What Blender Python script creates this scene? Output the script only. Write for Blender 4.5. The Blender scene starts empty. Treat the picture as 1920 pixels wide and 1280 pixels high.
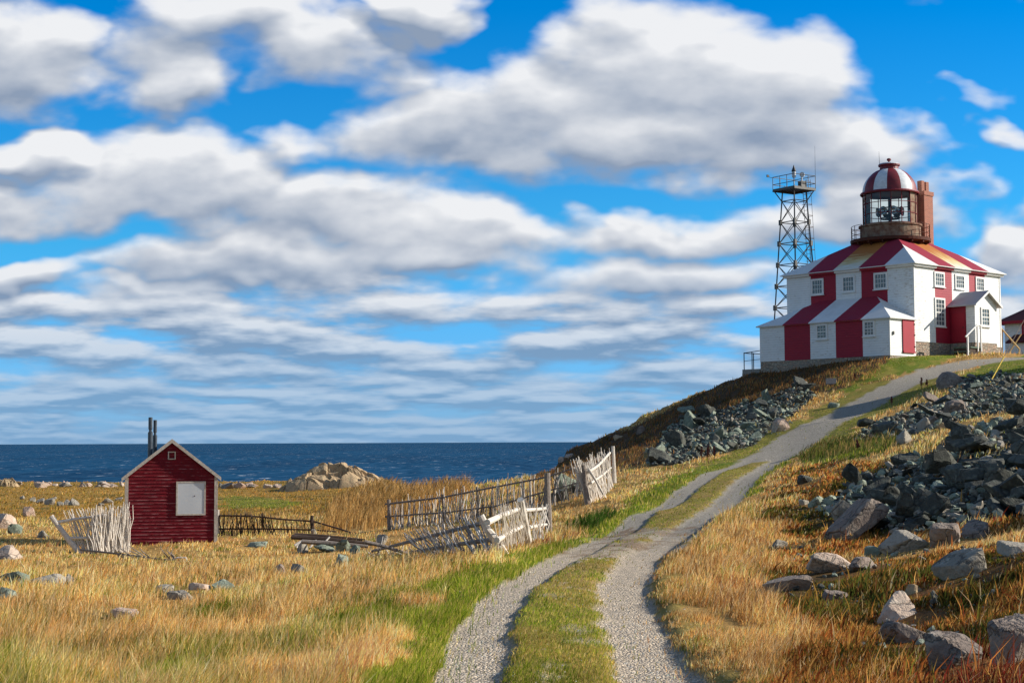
import bpy, math, random
import numpy as np

S = bpy.context.scene
COL = S.collection
rad = math.radians
rng = np.random.default_rng(11)
random.seed(5)

# ------------------------------------------------------------------ camera
F = 2900.0                                     # focal length in photo pixels (1920 wide)
PITCH = math.atan((828.3 - 640) / F)
ROLL = -0.0041
def _rot():
    c, s = math.cos(math.pi / 2 + PITCH), math.sin(math.pi / 2 + PITCH)
    rx = np.array([[1, 0, 0], [0, c, -s], [0, s, c]])
    c, s = math.cos(ROLL), math.sin(ROLL)
    return rx @ np.array([[c, -s, 0], [s, c, 0], [0, 0, 1]])
RC = _rot()
from mathutils import Matrix, Vector
cam_data = bpy.data.cameras.new('camera')
cam = bpy.data.objects.new('camera', cam_data); COL.objects.link(cam)
cam_data.sensor_width = 36.0
cam_data.lens = F / 1920 * 36
cam_data.clip_start = 0.1; cam_data.clip_end = 100000
cam.matrix_world = Matrix([list(map(float, r)) + [0.0] for r in RC] + [[0, 0, 0, 1]])
S.camera = cam

# ------------------------------------------------------------------ sun, exposure
SUN_EL = rad(25)
SUN_H = np.array([0.997, 0.08]); SUN_H /= np.linalg.norm(SUN_H)
sun_dir = Vector((SUN_H[0] * math.cos(SUN_EL), SUN_H[1] * math.cos(SUN_EL), math.sin(SUN_EL)))
sd = bpy.data.lights.new('sun', 'SUN'); sd.energy = 5.0; sd.angle = rad(0.5); sd.color = (1.0, 0.93, 0.82)
sun = bpy.data.objects.new('sun', sd); COL.objects.link(sun)
sun.rotation_euler = sun_dir.to_track_quat('Z', 'Y').to_euler()
S.view_settings.view_transform = 'Standard'; S.view_settings.look = 'None'
S.view_settings.gamma = 1; S.view_settings.exposure = 0.45

# ------------------------------------------------------------------ node helper
class NT:
    def __init__(s, tree): s.t = tree; s.n = tree.nodes; s.l = tree.links
    def put(s, sock, v):
        if v is None: return
        if hasattr(v, 'is_output'): s.l.new(v, sock)
        else:
            try: sock.default_value = v
            except Exception: sock.default_value = (v[0], v[1], v[2], 1.0)
    def math(s, op, a, b=None, c=None, clamp=False):
        n = s.n.new('ShaderNodeMath'); n.operation = op; n.use_clamp = clamp
        s.put(n.inputs[0], a); s.put(n.inputs[1], b)
        if c is not None: s.put(n.inputs[2], c)
        return n.outputs[0]
    def vec(s, op, a, b=None, c=None):
        n = s.n.new('ShaderNodeVectorMath'); n.operation = op
        s.put(n.inputs[0], a)
        if b is not None:
            if op == 'SCALE': s.put(n.inputs['Scale'], b)
            else: s.put(n.inputs[1], b)
        if c is not None: s.put(n.inputs[2], c)
        return n.outputs['Value'] if op in ('LENGTH', 'DOT_PRODUCT', 'DISTANCE') else n.outputs[0]
    def noise(s, v, scale, detail=3, rough=0.5, dist=0.0):
        n = s.n.new('ShaderNodeTexNoise'); s.put(n.inputs['Vector'], v)
        n.inputs['Scale'].default_value = scale; n.inputs['Detail'].default_value = detail
        n.inputs['Roughness'].default_value = rough; n.inputs['Distortion'].default_value = dist
        return n.outputs['Fac']
    def voro(s, v, scale, feature='F1', out='Distance', rnd=1.0):
        n = s.n.new('ShaderNodeTexVoronoi'); n.feature = feature; s.put(n.inputs['Vector'], v)
        n.inputs['Scale'].default_value = scale; n.inputs['Randomness'].default_value = rnd
        return n.outputs[out]
    def mr(s, v, a, b, c=0.0, d=1.0, smooth=False):
        n = s.n.new('ShaderNodeMapRange'); n.clamp = True
        if smooth: n.interpolation_type = 'SMOOTHSTEP'
        s.put(n.inputs[0], v)
        for i, x in zip((1, 2, 3, 4), (a, b, c, d)): s.put(n.inputs[i], x)
        return n.outputs[0]
    def mix(s, f, a, b, mode='MIX'):
        n = s.n.new('ShaderNodeMix'); n.data_type = 'RGBA'; n.blend_type = mode; n.clamp_factor = True
        s.put(n.inputs[0], f); s.put(n.inputs[6], a); s.put(n.inputs[7], b)
        return n.outputs[2]
    def mapping(s, v, scale=(1, 1, 1), loc=(0, 0, 0), rot=(0, 0, 0)):
        n = s.n.new('ShaderNodeMapping'); s.put(n.inputs[0], v)
        n.inputs['Scale'].default_value = scale; n.inputs['Location'].default_value = loc
        n.inputs['Rotation'].default_value = rot
        return n.outputs[0]
    def sep(s, v):
        n = s.n.new('ShaderNodeSeparateXYZ'); s.put(n.inputs[0], v); return n.outputs
    def comb(s, x, y, z):
        n = s.n.new('ShaderNodeCombineXYZ')
        for i, v in enumerate((x, y, z)): s.put(n.inputs[i], v)
        return n.outputs[0]
    def attr(s, name, out='Fac'):
        n = s.n.new('ShaderNodeAttribute'); n.attribute_name = name; return n.outputs[out]
    def coord(s, out='Object'):
        return s.n.new('ShaderNodeTexCoord').outputs[out]
    def bump(s, h, strength=0.5, dist=0.02):
        n = s.n.new('ShaderNodeBump'); s.put(n.inputs['Height'], h)
        n.inputs['Strength'].default_value = strength; n.inputs['Distance'].default_value = dist
        return n.outputs[0]

def rgb(r, g, b): return (r, g, b, 1.0)

# ------------------------------------------------------------------ world: physical sky with a procedural cloud deck
CLOUDS = [  # azimuth, height, half width, half height (tangent units * 2.9), weight
 (.03,.10,.16,.11,1.2),(.29,.07,.13,.07,.6),(.31,.15,.14,.07,1.0),(.44,.0,.18,.06,.9),(.60,.08,.15,.07,.9),(.50,.07,.10,.06,.5),(.75,.125,.08,.045,.45),
 (.80,-.005,.09,.065,1.0),(1.24,.12,.20,.13,1.2),(1.43,.17,.20,.12,1.25),(1.02,.19,.24,.095,1.1),(.84,.24,.22,.08,1.0),(1.25,.26,.36,.08,1.15),
 (1.60,.28,.15,.075,1.1),(.54,.255,.09,.04,.7),(.06,.295,.13,.055,1.35),(.30,.335,.24,.085,1.15),(.60,.395,.30,.08,1.1),(.12,.375,.22,.05,.9),
 (.86,.42,.20,.058,1.1),(1.28,.44,.26,.045,1.0),(1.52,.42,.22,.05,1.0),(1.66,.38,.16,.055,1.0),(.50,.49,.34,.05,1.0),(.80,.47,.22,.05,.9),
 (.05,.51,.13,.035,1.0),(.30,.54,.22,.03,.9),(1.25,.52,.26,.05,1.0),
 (1.88,.25,.05,.045,.8),(1.87,.16,.06,.02,.45),(1.89,.47,.10,.06,1.1),(1.82,.53,.16,.05,.9),(1.62,.12,.05,.02,.3),
 (2.15,.3,.2,.15,1.0),(-.25,.3,.2,.2,1.0),(-.2,-.15,.3,.15,.9),(1.9,-.2,.4,.15,.9),(.9,-.3,.4,.15,1.0)]
W = bpy.data.worlds.new('World'); S.world = W; W.use_nodes = True
wt = W.node_tree; wt.nodes.clear()
def cloud_group():
    g = bpy.data.node_groups.new('cloud_density', 'ShaderNodeTree')
    g.interface.new_socket('P', in_out='INPUT', socket_type='NodeSocketVector')
    g.interface.new_socket('D', in_out='OUTPUT', socket_type='NodeSocketFloat')
    g.interface.new_socket('B', in_out='OUTPUT', socket_type='NodeSocketFloat')
    k = NT(g); gi = g.nodes.new('NodeGroupInput'); go = g.nodes.new('NodeGroupOutput')
    p = gi.outputs[0]
    # warp the blob outlines
    q = k.mapping(p, (1, 1.8, 1))
    n1 = g.nodes.new('ShaderNodeTexNoise'); n1.inputs['Scale'].default_value = 5.0; n1.inputs['Detail'].default_value = 3
    g.links.new(q, n1.inputs['Vector'])
    w = k.vec('SUBTRACT', n1.outputs['Color'], (.5, .5, .5))
    w = k.vec('MULTIPLY', w, (.34, .17, 0))
    pw = k.vec('ADD', p, w)
    acc = None
    for cx, cy, rx, ry, wgt in CLOUDS:
        if wgt <= 0: continue
        v = k.vec('MULTIPLY_ADD', pw, (1 / rx, 1 / ry, 0), (-cx / rx, -cy / ry, 0))
        d2 = k.vec('DOT_PRODUCT', v, v)
        b = k.math('MULTIPLY_ADD', d2, -wgt * .62, wgt)
        if acc is None: acc = k.math('MAXIMUM', b, -1.0)
        else:
            n = g.nodes.new('ShaderNodeMath'); n.operation = 'SMOOTH_MAX'
            k.put(n.inputs[0], acc); k.put(n.inputs[1], b); n.inputs[2].default_value = .35
            acc = n.outputs[0]
    y = k.sep(p)[1]
    # low stratocumulus, flattened by distance
    t = k.math('MAXIMUM', k.math('SUBTRACT', .835, y), .012)          # height above horizon
    nA = k.noise(k.mapping(p, (3.0, 9.5, 1), (1.4, 3.3, .2)), 1.0, 5, .52)
    nB = k.noise(k.mapping(p, (4.0, 16, 1), (7.1, 1.7, .9)), 1.0, 5, .5)
    nC = k.noise(k.mapping(p, (5.0, 30, 1), (2.7, 5.2, 1.9)), 1.0, 4, .5)
    wB = k.mr(y, .52, .62, 0, 1, True); wC = k.mr(y, .67, .75, 0, 1, True)
    low = k.math('ADD', k.math('MULTIPLY', nA, k.math('SUBTRACT', 1.0, wB)), k.math('MULTIPLY', nB, wB))
    low = k.math('ADD', k.math('MULTIPLY', low, k.math('SUBTRACT', 1.0, wC)), k.math('MULTIPLY', nC, wC))
    lowm = k.mr(y, .43, .56)
    lowd = k.math('SUBTRACT', k.math('MULTIPLY', k.math('SUBTRACT', low, .315), 4.2), k.math('MULTIPLY', k.math('SUBTRACT', 1.0, lowm), 1.6))
    n = g.nodes.new('ShaderNodeMath'); n.operation = 'SMOOTH_MAX'; k.put(n.inputs[0], acc); k.put(n.inputs[1], lowd); n.inputs[2].default_value = .3; acc = n.outputs[0]
    damp = k.mr(y, .45, .75, 1.0, .25)
    q2 = k.mapping(p, (1, 1.7, 1), (3.3, 1.2, .4))
    f1 = k.noise(q2, 7.0, 6, .5, .15)
    k.put(go.inputs[1], acc)
    f2 = k.noise(k.mapping(p, (1, 2.0, 1), (8.1, .7, 2)), 3.1, 3, .5)
    acc = k.math('ADD', acc, k.math('MULTIPLY', k.math('MULTIPLY', k.math('SUBTRACT', f2, .5), damp), 1.0))
    acc = k.math('ADD', acc, k.math('MULTIPLY', k.math('MULTIPLY', k.math('SUBTRACT', f1, .5), damp), 1.2))
    k.put(go.inputs[0], acc)
    return g
def build_world():
    k = NT(wt)
    out = wt.nodes.new('ShaderNodeOutputWorld')
    d = k.coord('Generated')
    dx, dy, dz = k.sep(d)
    yy = k.math('MAXIMUM', k.math('ABSOLUTE', dy), .12)
    sx = k.math('MULTIPLY_ADD', k.math('DIVIDE', dx, yy), 2.9, .96)
    sy = k.math('MULTIPLY_ADD', k.math('DIVIDE', dz, yy), -2.9, .8275)
    P = k.comb(sx, sy, 0.0)
    grp = cloud_group()
    def dens(v):
        n = wt.nodes.new('ShaderNodeGroup'); n.node_tree = grp
        k.put(n.inputs[0], v); return n.outputs
    d0, e0 = dens(P)
    th = k.math('MULTIPLY_ADD', k.math('MAXIMUM', k.math('SUBTRACT', .835, sy), 0.0), .055, .006)
    d1, e1 = dens(k.vec('ADD', P, k.comb(k.math('MULTIPLY', th, .35), k.math('MULTIPLY', th, -1.0), 0.0)))
    low = k.mr(sy, .45, .78)
    # away from the photographed sky: plain broken cloud
    far = k.math('MAXIMUM', k.mr(k.math('ABSOLUTE', k.math('DIVIDE', dx, yy)), .42, .6), k.math('LESS_THAN', dy, 0.0))
    pl = k.vec('SCALE', d, k.math('DIVIDE', 1.0, k.math('ADD', k.math('MAXIMUM', dz, 0.0), .12)))
    gen = k.math('MULTIPLY', k.math('SUBTRACT', k.noise(pl, .9, 5, .55), .47), 5.0)
    d0 = k.math('ADD', k.math('MULTIPLY', d0, k.math('SUBTRACT', 1.0, far)), k.math('MULTIPLY', gen, far))
    cover = k.mr(d0, -.03, .78, 0, 1, True)
    cover = k.math('MULTIPLY', cover, k.mr(sy, .60, .80, 1.0, .85))
    slope = k.math('SUBTRACT', e0, e1)
    fine = k.math('SUBTRACT', k.math('SUBTRACT', d0, e0), k.math('SUBTRACT', d1, e1))
    slope = k.math('MULTIPLY', k.math('ADD', slope, k.math('MULTIPLY', fine, .35)), k.math('SUBTRACT', 1.0, far))
    core = k.mr(e0, .25, 1.15)
    big = k.noise(k.mapping(P, (1, 1.7, 1), (1, 5, 2)), 3.0, 3, .5)
    tex = k.noise(k.mapping(P, (1, 1.9, 1), (7, 2, 0)), 9.0, 4, .55)
    lit = k.math('MULTIPLY_ADD', slope, 1.15, .48)
    lit = k.math('ADD', lit, k.math('MULTIPLY', k.math('SUBTRACT', tex, .5), .45))
    lit = k.math('ADD', lit, k.math('MULTIPLY', k.math('SUBTRACT', big, .5), .9))
    lit = k.math('ADD', k.math('MULTIPLY', k.math('SUBTRACT', lit, .5), k.math('MULTIPLY_ADD', low, .25, 1.0)), k.math('SUBTRACT', .5, k.math('MULTIPLY', low, .10)), clamp=True)
    dark = k.mix(low, rgb(.25, .32, .44), rgb(.13, .255, .44))
    mid = k.mix(low, rgb(.53, .57, .64), rgb(.40, .51, .66))
    hi = k.mix(low, rgb(.84, .85, .87), rgb(.60, .67, .76))
    c = k.mix(k.mr(lit, .0, .55), dark, mid)
    c = k.mix(k.mr(lit, .55, 1.05), c, hi)
    hz = k.mr(sy, .55, .80)
    c = k.mix(k.math('MULTIPLY', hz, .62), c, rgb(.225, .41, .63))
    sky = wt.nodes.new('ShaderNodeTexSky'); sky.sky_type = 'NISHITA'; sky.sun_disc = False
    sky.sun_elevation = SUN_EL; sky.sun_rotation = math.atan2(SUN_H[0], SUN_H[1])
    sky.air_density = 1.0; sky.dust_density = .3; sky.ozone_density = 3.0
    tint = k.mix(k.mr(sy, .0, .45), rgb(.0, .84, 1.52), rgb(.20, 1.0, 1.52))
    tint = k.mix(k.mr(sy, .45, .83), tint, rgb(.44, .86, 1.95))
    tint = k.mix(far, tint, rgb(.6, .9, 1.1))
    skyc = k.mix(1.0, sky.outputs[0], tint, 'MULTIPLY')
    b1 = wt.nodes.new('ShaderNodeBackground'); k.put(b1.inputs[0], skyc); b1.inputs[1].default_value = .08
    b2 = wt.nodes.new('ShaderNodeBackground'); k.put(b2.inputs[0], c); b2.inputs[1].default_value = .78
    m = wt.nodes.new('ShaderNodeMixShader')
    k.put(m.inputs[0], cover); k.l.new(b1.outputs[0], m.inputs[1]); k.l.new(b2.outputs[0], m.inputs[2])
    k.l.new(m.outputs[0], out.inputs[0])
build_world()
W.cycles.sampling_method = 'MANUAL'; W.cycles.sample_map_resolution = 512

# ------------------------------------------------------------------ pixel / world helpers
def ray(px, py): return RC @ np.array([(px - 960) / F, (640 - py) / F, -1.0])
def at(px, py, Y):
    d = ray(px, py); return d * (Y / d[1])
def project(P):
    q = np.asarray(P, float) @ RC
    return 960 + F * q[..., 0] / -q[..., 2], 640 - F * q[..., 1] / -q[..., 2]

_T = rng.random((256, 256))
def vnoise(x, y):
    xi = np.floor(x).astype(int); yi = np.floor(y).astype(int)
    fx = x - xi; fy = y - yi; fx = fx * fx * (3 - 2 * fx); fy = fy * fy * (3 - 2 * fy)
    a = _T[xi & 255, yi & 255]; b = _T[(xi + 1) & 255, yi & 255]; c = _T[xi & 255, (yi + 1) & 255]; d = _T[(xi + 1) & 255, (yi + 1) & 255]
    return (a * (1 - fx) + b * fx) * (1 - fy) + (c * (1 - fx) + d * fx) * fy
def fbm(x, y, o=4, g=.5):
    s = 0; a = 1.; t = 0
    for i in range(o):
        s = s + a * (vnoise(x * 2 ** i + 17.3 * i, y * 2 ** i + 5.7 * i) - .5); t += a; a *= g
    return s / t * 2
def sstep(x, a, b):
    t = np.clip((x - a) / (b - a), 0, 1); return t * t * (3 - 2 * t)
def inpoly(x, y, poly):
    x = np.asarray(x); y = np.asarray(y); r = np.zeros(x.shape, bool); n = len(poly)
    for i in range(n):
        x1, y1 = poly[i]; x2, y2 = poly[(i + 1) % n]
        if y1 == y2: continue
        c = ((y1 > y) != (y2 > y)) & (x < (x2 - x1) * (y - y1) / (y2 - y1) + x1)
        r ^= c
    return r
def dist_poly(x, y, pts):
    """distance to a polyline, signed side (+ right), arc parameter index"""
    best = np.full(x.shape, 1e9); side = np.zeros(x.shape); par = np.zeros(x.shape)
    for i in range(len(pts) - 1):
        ax, ay = pts[i]; bx, by = pts[i + 1]; dx, dy = bx - ax, by - ay; L = dx * dx + dy * dy
        t = np.clip(((x - ax) * dx + (y - ay) * dy) / L, 0, 1)
        ex = x - ax - t * dx; ey = y - ay - t * dy; d = np.hypot(ex, ey)
        m = d < best; best = np.where(m, d, best)
        side = np.where(m, np.sign(-(dx * ey - dy * ex)), side); par = np.where(m, i + t, par)
    return best, side, par

# ------------------------------------------------------------------ terrain heights
CTRL = [(0,1280,12),(480,1280,12.2),(880,1280,12.2),(1240,1280,12.5),(1440,1280,12.3),(1700,1270,11.8),(1920,1270,10.6),
 (905,1180,15.5),(1190,1180,16),(955,1105,20),(1165,1105,20.5),(1050,1048,26),(1200,1048,26.5),(1130,1012,31),(1265,1005,31),
 (1205,962,40),(1345,955,40),(1286,918,50),(1385,915,49),(1335,885,58),(1420,885,57),(1400,862,66),(1455,862,64),(1500,820,75),
 (1570,785,81),(1625,755,87),(1690,722,93),(1760,697,98),(1850,677,102),(1930,668,106),(1720,672,103.5),(1800,668,106),(1880,667,112),(1960,664,112),
 (1475,845,69),(1540,792,79),
 (1450,800,82),(1400,760,100),(1300,800,100),(1400,706,112),(1340,737,112),(1300,763,112),(1200,809,114),(1100,839,117),(1055,858,118),(1000,885,118),
 (1530,706,104),(1480,708,107),(1600,694,102),(1660,682,102),
 (860,910,84),(940,905,84),(1010,892,84),(735,925,92),(650,968,72),(560,985,66),(720,985,62),(1100,960,50),(1200,900,62),(1210,868,74),(1020,935,60),(1040,990,42),
 (945,1036,35),(850,1030,38),(700,1060,32),(560,1040,46),(750,1050,34),
 (0,906,158),(250,911,152),(470,912,150),(0,1000,58),(480,1000,60),(0,960,85),(480,935,110),(610,915,140),(240,1023,50.5),(400,1019,50.5),(320,1010,56),(150,1036,45.5),
 (0,1100,26),(480,1100,25),(480,1180,18),(0,1190,17),(240,1160,19),(250,960,85),
 (1500,1180,16.5),(1500,1080,21.5),(1480,1000,29),(1700,1190,14.6),(1700,1080,19),(1900,1180,12.6),(1900,1080,16),(1700,1010,25),(1920,1000,21),
 (1600,1010,26.5),(1560,960,31),(1500,930,40),(1640,900,35),(1720,855,36),(1800,820,36),(1920,795,36),(2100,770,36),
 (1500,865,58),(1600,850,50),(1680,835,48),(1800,795,50),(1920,770,50),(1640,800,66),(1760,760,70),(1920,705,76),(1820,717,83),(1920,690,88),(1700,747,84),(1780,708,90),(1920,677,97)]
pts = np.array([at(a, b, y) for a, b, y in CTRL])
ext = np.array([(-15,0,-2.2),(0,0,-1.85),(8,0,-1.1),(20,0,1.2),(-15,12,-2.2),(-30,30,-3.2),(-50,60,-3.6),(-70,120,-4),(18,15,1.2),(24,30,2.6),(32,45,3.4),(40,70,4.6),(48,100,6.4),(60,140,6.2),
 (27,112,6.0),(32,114,6.1),(38,118,6.0),(30,125,6.0),(20,125,5.4),(45,130,5.8),(22,108,5.3),(19.5,112,4.9),(-8,-10,-2),(10,-10,-1),(34,108,6.1),(45,110,6.4)])
pts = np.vstack([pts, ext])
def _tps(P, z, lam=.02):
    n = len(P); d = np.hypot(P[:, None, 0] - P[None, :, 0], P[:, None, 1] - P[None, :, 1])
    K = np.where(d > 0, d * d * np.log(d + 1e-9), 0) + lam * np.eye(n) * np.linspace(1, 1, n)
    M = np.zeros((n + 3, n + 3)); M[:n, :n] = K; M[:n, n] = 1; M[:n, n + 1:] = P; M[n, :n] = 1; M[n + 1:, :n] = P.T
    return np.linalg.solve(M, np.concatenate([z, [0, 0, 0]]))
# interpolate in a space stretched by distance, so near and far points weigh alike
def warp(x, y):
    s = np.log(np.maximum(y, -14) + 20) * 20
    return np.stack([x / (np.maximum(y, -14) + 20) * 30, s], -1)
_tp = warp(pts[:, 0], pts[:, 1]); _tw = _tps(_tp, pts[:, 2])
def H0(x, y):
    sh = x.shape; q = warp(x.ravel(), y.ravel()); out = np.empty(len(q))
    for i in range(0, len(q), 20000):
        c = q[i:i + 20000]; d2 = ((c[:, None, :] - _tp[None]) ** 2).sum(-1)
        out[i:i + 20000] = (.5 * d2 * np.log(d2 + 1e-12)) @ _tw[:-3] + _tw[-3] + c @ _tw[-2:]
    return out.reshape(sh)
def track(l): return [tuple(at(*a)[:2]) for a in l]
RUT_L = [(2.5-3.6, 4.0)] + track([(880,1280,12.2),(905,1180,15.5),(955,1105,20),(1050,1048,26),(1130,1012,31),(1205,962,40),(1286,918,50),(1335,885,58),(1405,860,66)])
RUT_R = [(2.2, 4.0)] + track([(1240,1280,12.5),(1190,1180,16),(1165,1105,20.5),(1200,1048,26.5),(1265,1005,31),(1345,955,40),(1385,915,49),(1425,885,57),(1465,860,64)])
ROAD = track([(1440,862,65),(1500,824,75),(1570,787,81),(1625,757,87),(1690,722,93),(1760,697,98),(1850,679,102)]) + [(40, 104.5), (60, 106)]
_eb = np.array([-2.0, -.6, -.33, -.16, -.12, -.085, -.055, -.03, .015, .035, .08, .117, .152, .25, .6, 2.0])
_ey = np.array([170, 170, 164, 158, 152, 150, 112, 96, 94, 124, 127, 134, 142, 165, 200, 200.])
C0 = np.array([27.94, 107.0]); _an = rad(42.1)
A2 = np.array([-math.sin(_an), math.cos(_an)]); B2 = np.array([math.cos(_an), math.sin(_an)])

NU, NV = 820, 560
U = np.linspace(-.62, .62, NU); Vv = np.exp(np.linspace(math.log(12.0), math.log(262.0), NV)) - 20
GU, GV = np.meshgrid(U, Vv); GX = GU * (GV + 20); GY = GV.copy()
Z = H0(GX, GY)
dl, sl, pl_ = dist_poly(GX, GY, RUT_L); dr, sr, pr_ = dist_poly(GX, GY, RUT_R); dm, sm_, pm_ = dist_poly(GX, GY, ROAD)
dl = np.where(GY > 66, 9, dl); dr = np.where(GY > 66, 9, dr)
PX, PY = project(np.stack([GX, GY, Z], -1))
between = (sl > 0) & (sr < 0) & (GY < 64)
near = np.minimum(np.minimum(dl, dr), dm)
# hummocks: rough away from the track
amp = .05 + .20 * sstep(GX / (GY + 20), .10, .2) * sstep(-GY, -60, -40) + .35 * sstep(GY, 60, 110) * sstep(-PX, -1560, -1500) * sstep(PX, 980, 1060)
Z = Z + (amp * fbm(GX * .55, GY * .4, 5, .55) + .03 * fbm(GX * 2.3, GY * 2.3, 3)) * sstep(near, .2, 2.2) * (1 - .9 * sstep(PX, 1600, 1660) * sstep(GY, 98, 104))
ewob = .10 * fbm(GX * 2.2, GY * 2.2, 3)
wl = .27 + .10 * sstep(GY, 20, 50); wr = .31 + .08 * sstep(GY, 20, 50)
rl = 1 - sstep(dl + ewob, wl - .06, wl + .10); rr = 1 - sstep(dr + ewob * 1.2, wr - .06, wr + .12)
rd = (1 - sstep(dm + ewob * 1.6, 1.35, 1.7)) * (GY > 62)
rut = np.maximum(rl, rr)
Z -= .04 * rut
Z += .035 * between * (1 - rut)
# raised turf bank on the right edge of the right rut and left side
bank = sstep(dr, .3, .55) * (1 - sstep(dr, 1.2, 2.8)) * (sr > 0) * (GY < 40)
Z += .09 * bank * (.8 + .5 * fbm(GX * .9, GY * .5, 3))
bank = sstep(dl, .35, .6) * (1 - sstep(dl, 1.0, 2.4)) * (sl < 0) * (GY < 60)
Z += .04 * bank
# tan mound left of the middle fence
mound = inpoly(PX, PY, [(600,985),(640,930),(700,905),(860,900),(880,935),(800,960),(700,985)])
# cliff edge
bearing = GX / np.maximum(GY, 1)
edge = np.interp(bearing, _eb, _ey) + 3.0 * fbm(GX * .12, GY * .01, 4) * sstep(np.abs(bearing - .1), .04, .12) + 2 * fbm(GX * .5, 0 * GY, 3)
cliff = sstep(GY, 0, 1) * np.clip((GY - edge) / 22.0, 0, 1) ** .8
Z = Z * (1 - cliff) + (-26) * cliff
# stone-built terrace under the lighthouse: keep the ground just below the walls
lx = GX - C0[0]; ly = GY - C0[1]; la = lx * A2[0] + ly * A2[1]; lb = lx * B2[0] + ly * B2[1]
foot = (la > -.3) & (la < 11.8) & (lb > -3.4) & (lb < 12)
Z = np.where(foot, np.minimum(Z, 5.6), Z)

lnV0 = math.log(12.0); dV = (math.log(262.0) - lnV0) / (NV - 1)
def HZ(x, y, arr=None):
    a = Z if arr is None else arr
    x = np.asarray(x, float); y = np.asarray(y, float)
    u = (x / (y + 20) + .62) / 1.24 * (NU - 1); v = (np.log(np.maximum(y + 20, 12.01)) - lnV0) / dV
    u = np.clip(u, 0, NU - 1.001); v = np.clip(v, 0, NV - 1.001); i = u.astype(int); j = v.astype(int); fu = u - i; fv = v - j
    return (a[j, i] * (1 - fu) + a[j, i + 1] * fu) * (1 - fv) + (a[j + 1, i] * (1 - fu) + a[j + 1, i + 1] * fu) * fv
YS = np.exp(np.linspace(math.log(7.0), math.log(175.0), 900))
def ground_px(px, py):
    """first terrain hit of each photo ray"""
    px = np.atleast_1d(np.asarray(px, float)); py = np.atleast_1d(np.asarray(py, float)); out = np.full((len(px), 3), np.nan)
    for s in range(0, len(px), 4000):
        d = np.stack([(px[s:s + 4000] - 960) / F, (640 - py[s:s + 4000]) / F, -np.ones(len(px[s:s + 4000]))], -1) @ RC.T
        d = d / d[:, 1:2]
        x = d[:, 0:1] * YS; z = d[:, 2:3] * YS; h = HZ(x, np.broadcast_to(YS, x.shape))
        below = z < h; k = below.argmax(1); ok = below.any(1) & (k > 0)
        r = np.arange(len(k)); k0 = np.maximum(k - 1, 0)
        g0 = z[r, k0] - h[r, k0]; g1 = z[r, k] - h[r, k]; t = np.clip(g0 / (g0 - g1 + 1e-12), 0, 1)
        Y = YS[k0] + t * (YS[k] - YS[k0]); o = d * Y[:, None]
        o[~ok] = np.nan; out[s:s + 4000] = o
    return out
def gp(px, py):
    for k in range(14):                      # a foot just off the skyline slides down to the first ground
        o = ground_px([px], [py + 2 * k])[0]
        if not np.isnan(o[0]) and o[1] < 170: return o
    raise RuntimeError('no ground at %s %s' % (px, py))

# ------------------------------------------------------------------ tagging and mesh helpers
def tag(o, label=None, cat=None, group=None, kind=None):
    if label: o['label'] = label
    if cat: o['category'] = cat
    if group: o['group'] = group
    if kind: o['kind'] = kind
    return o
def empty(name, loc, rz=0.0):
    o = bpy.data.objects.new(name, None); COL.objects.link(o); o.location = [float(v) for v in loc]; o.rotation_euler = (0, 0, rz)
    o.empty_display_size = .3
    return o
def np_mesh(name, V, faces, mats=(), colors=None, smooth=False, midx=None, parent=None, attrs=None):
    """faces: list of (array of polygons with equal corner count)"""
    me = bpy.data.meshes.new(name); V = np.asarray(V, np.float32)
    me.vertices.add(len(V)); me.vertices.foreach_set('co', V.ravel())
    idx = np.concatenate([f.ravel() for f in faces]).astype(np.int32)
    tot = np.concatenate([np.full(len(f), f.shape[1]) for f in faces]).astype(np.int32)
    st = np.concatenate([[0], np.cumsum(tot)[:-1]]).astype(np.int32)
    me.loops.add(len(idx)); me.loops.foreach_set('vertex_index', idx)
    me.polygons.add(len(tot)); me.polygons.foreach_set('loop_start', st); me.polygons.foreach_set('loop_total', tot)
    me.polygons.foreach_set('use_smooth', np.full(len(tot), smooth))
    for m in mats: me.materials.append(m)
    if midx is not None: me.polygons.foreach_set('material_index', np.asarray(midx, np.int32))
    if colors is not None:
        ca = me.color_attributes.new('tone', 'FLOAT_COLOR', 'POINT')
        ca.data.foreach_set('color', np.concatenate([colors, np.ones((len(colors), 1))], 1).astype(np.float32).ravel())
    for k, v in (attrs or {}).items():
        a = me.attributes.new(k, 'FLOAT', 'POINT'); a.data.foreach_set('value', np.asarray(v, np.float32).ravel())
    me.update(calc_edges=True); me.validate()
    o = bpy.data.objects.new(name, me); COL.objects.link(o)
    if parent: o.parent = parent
    return o
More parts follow.
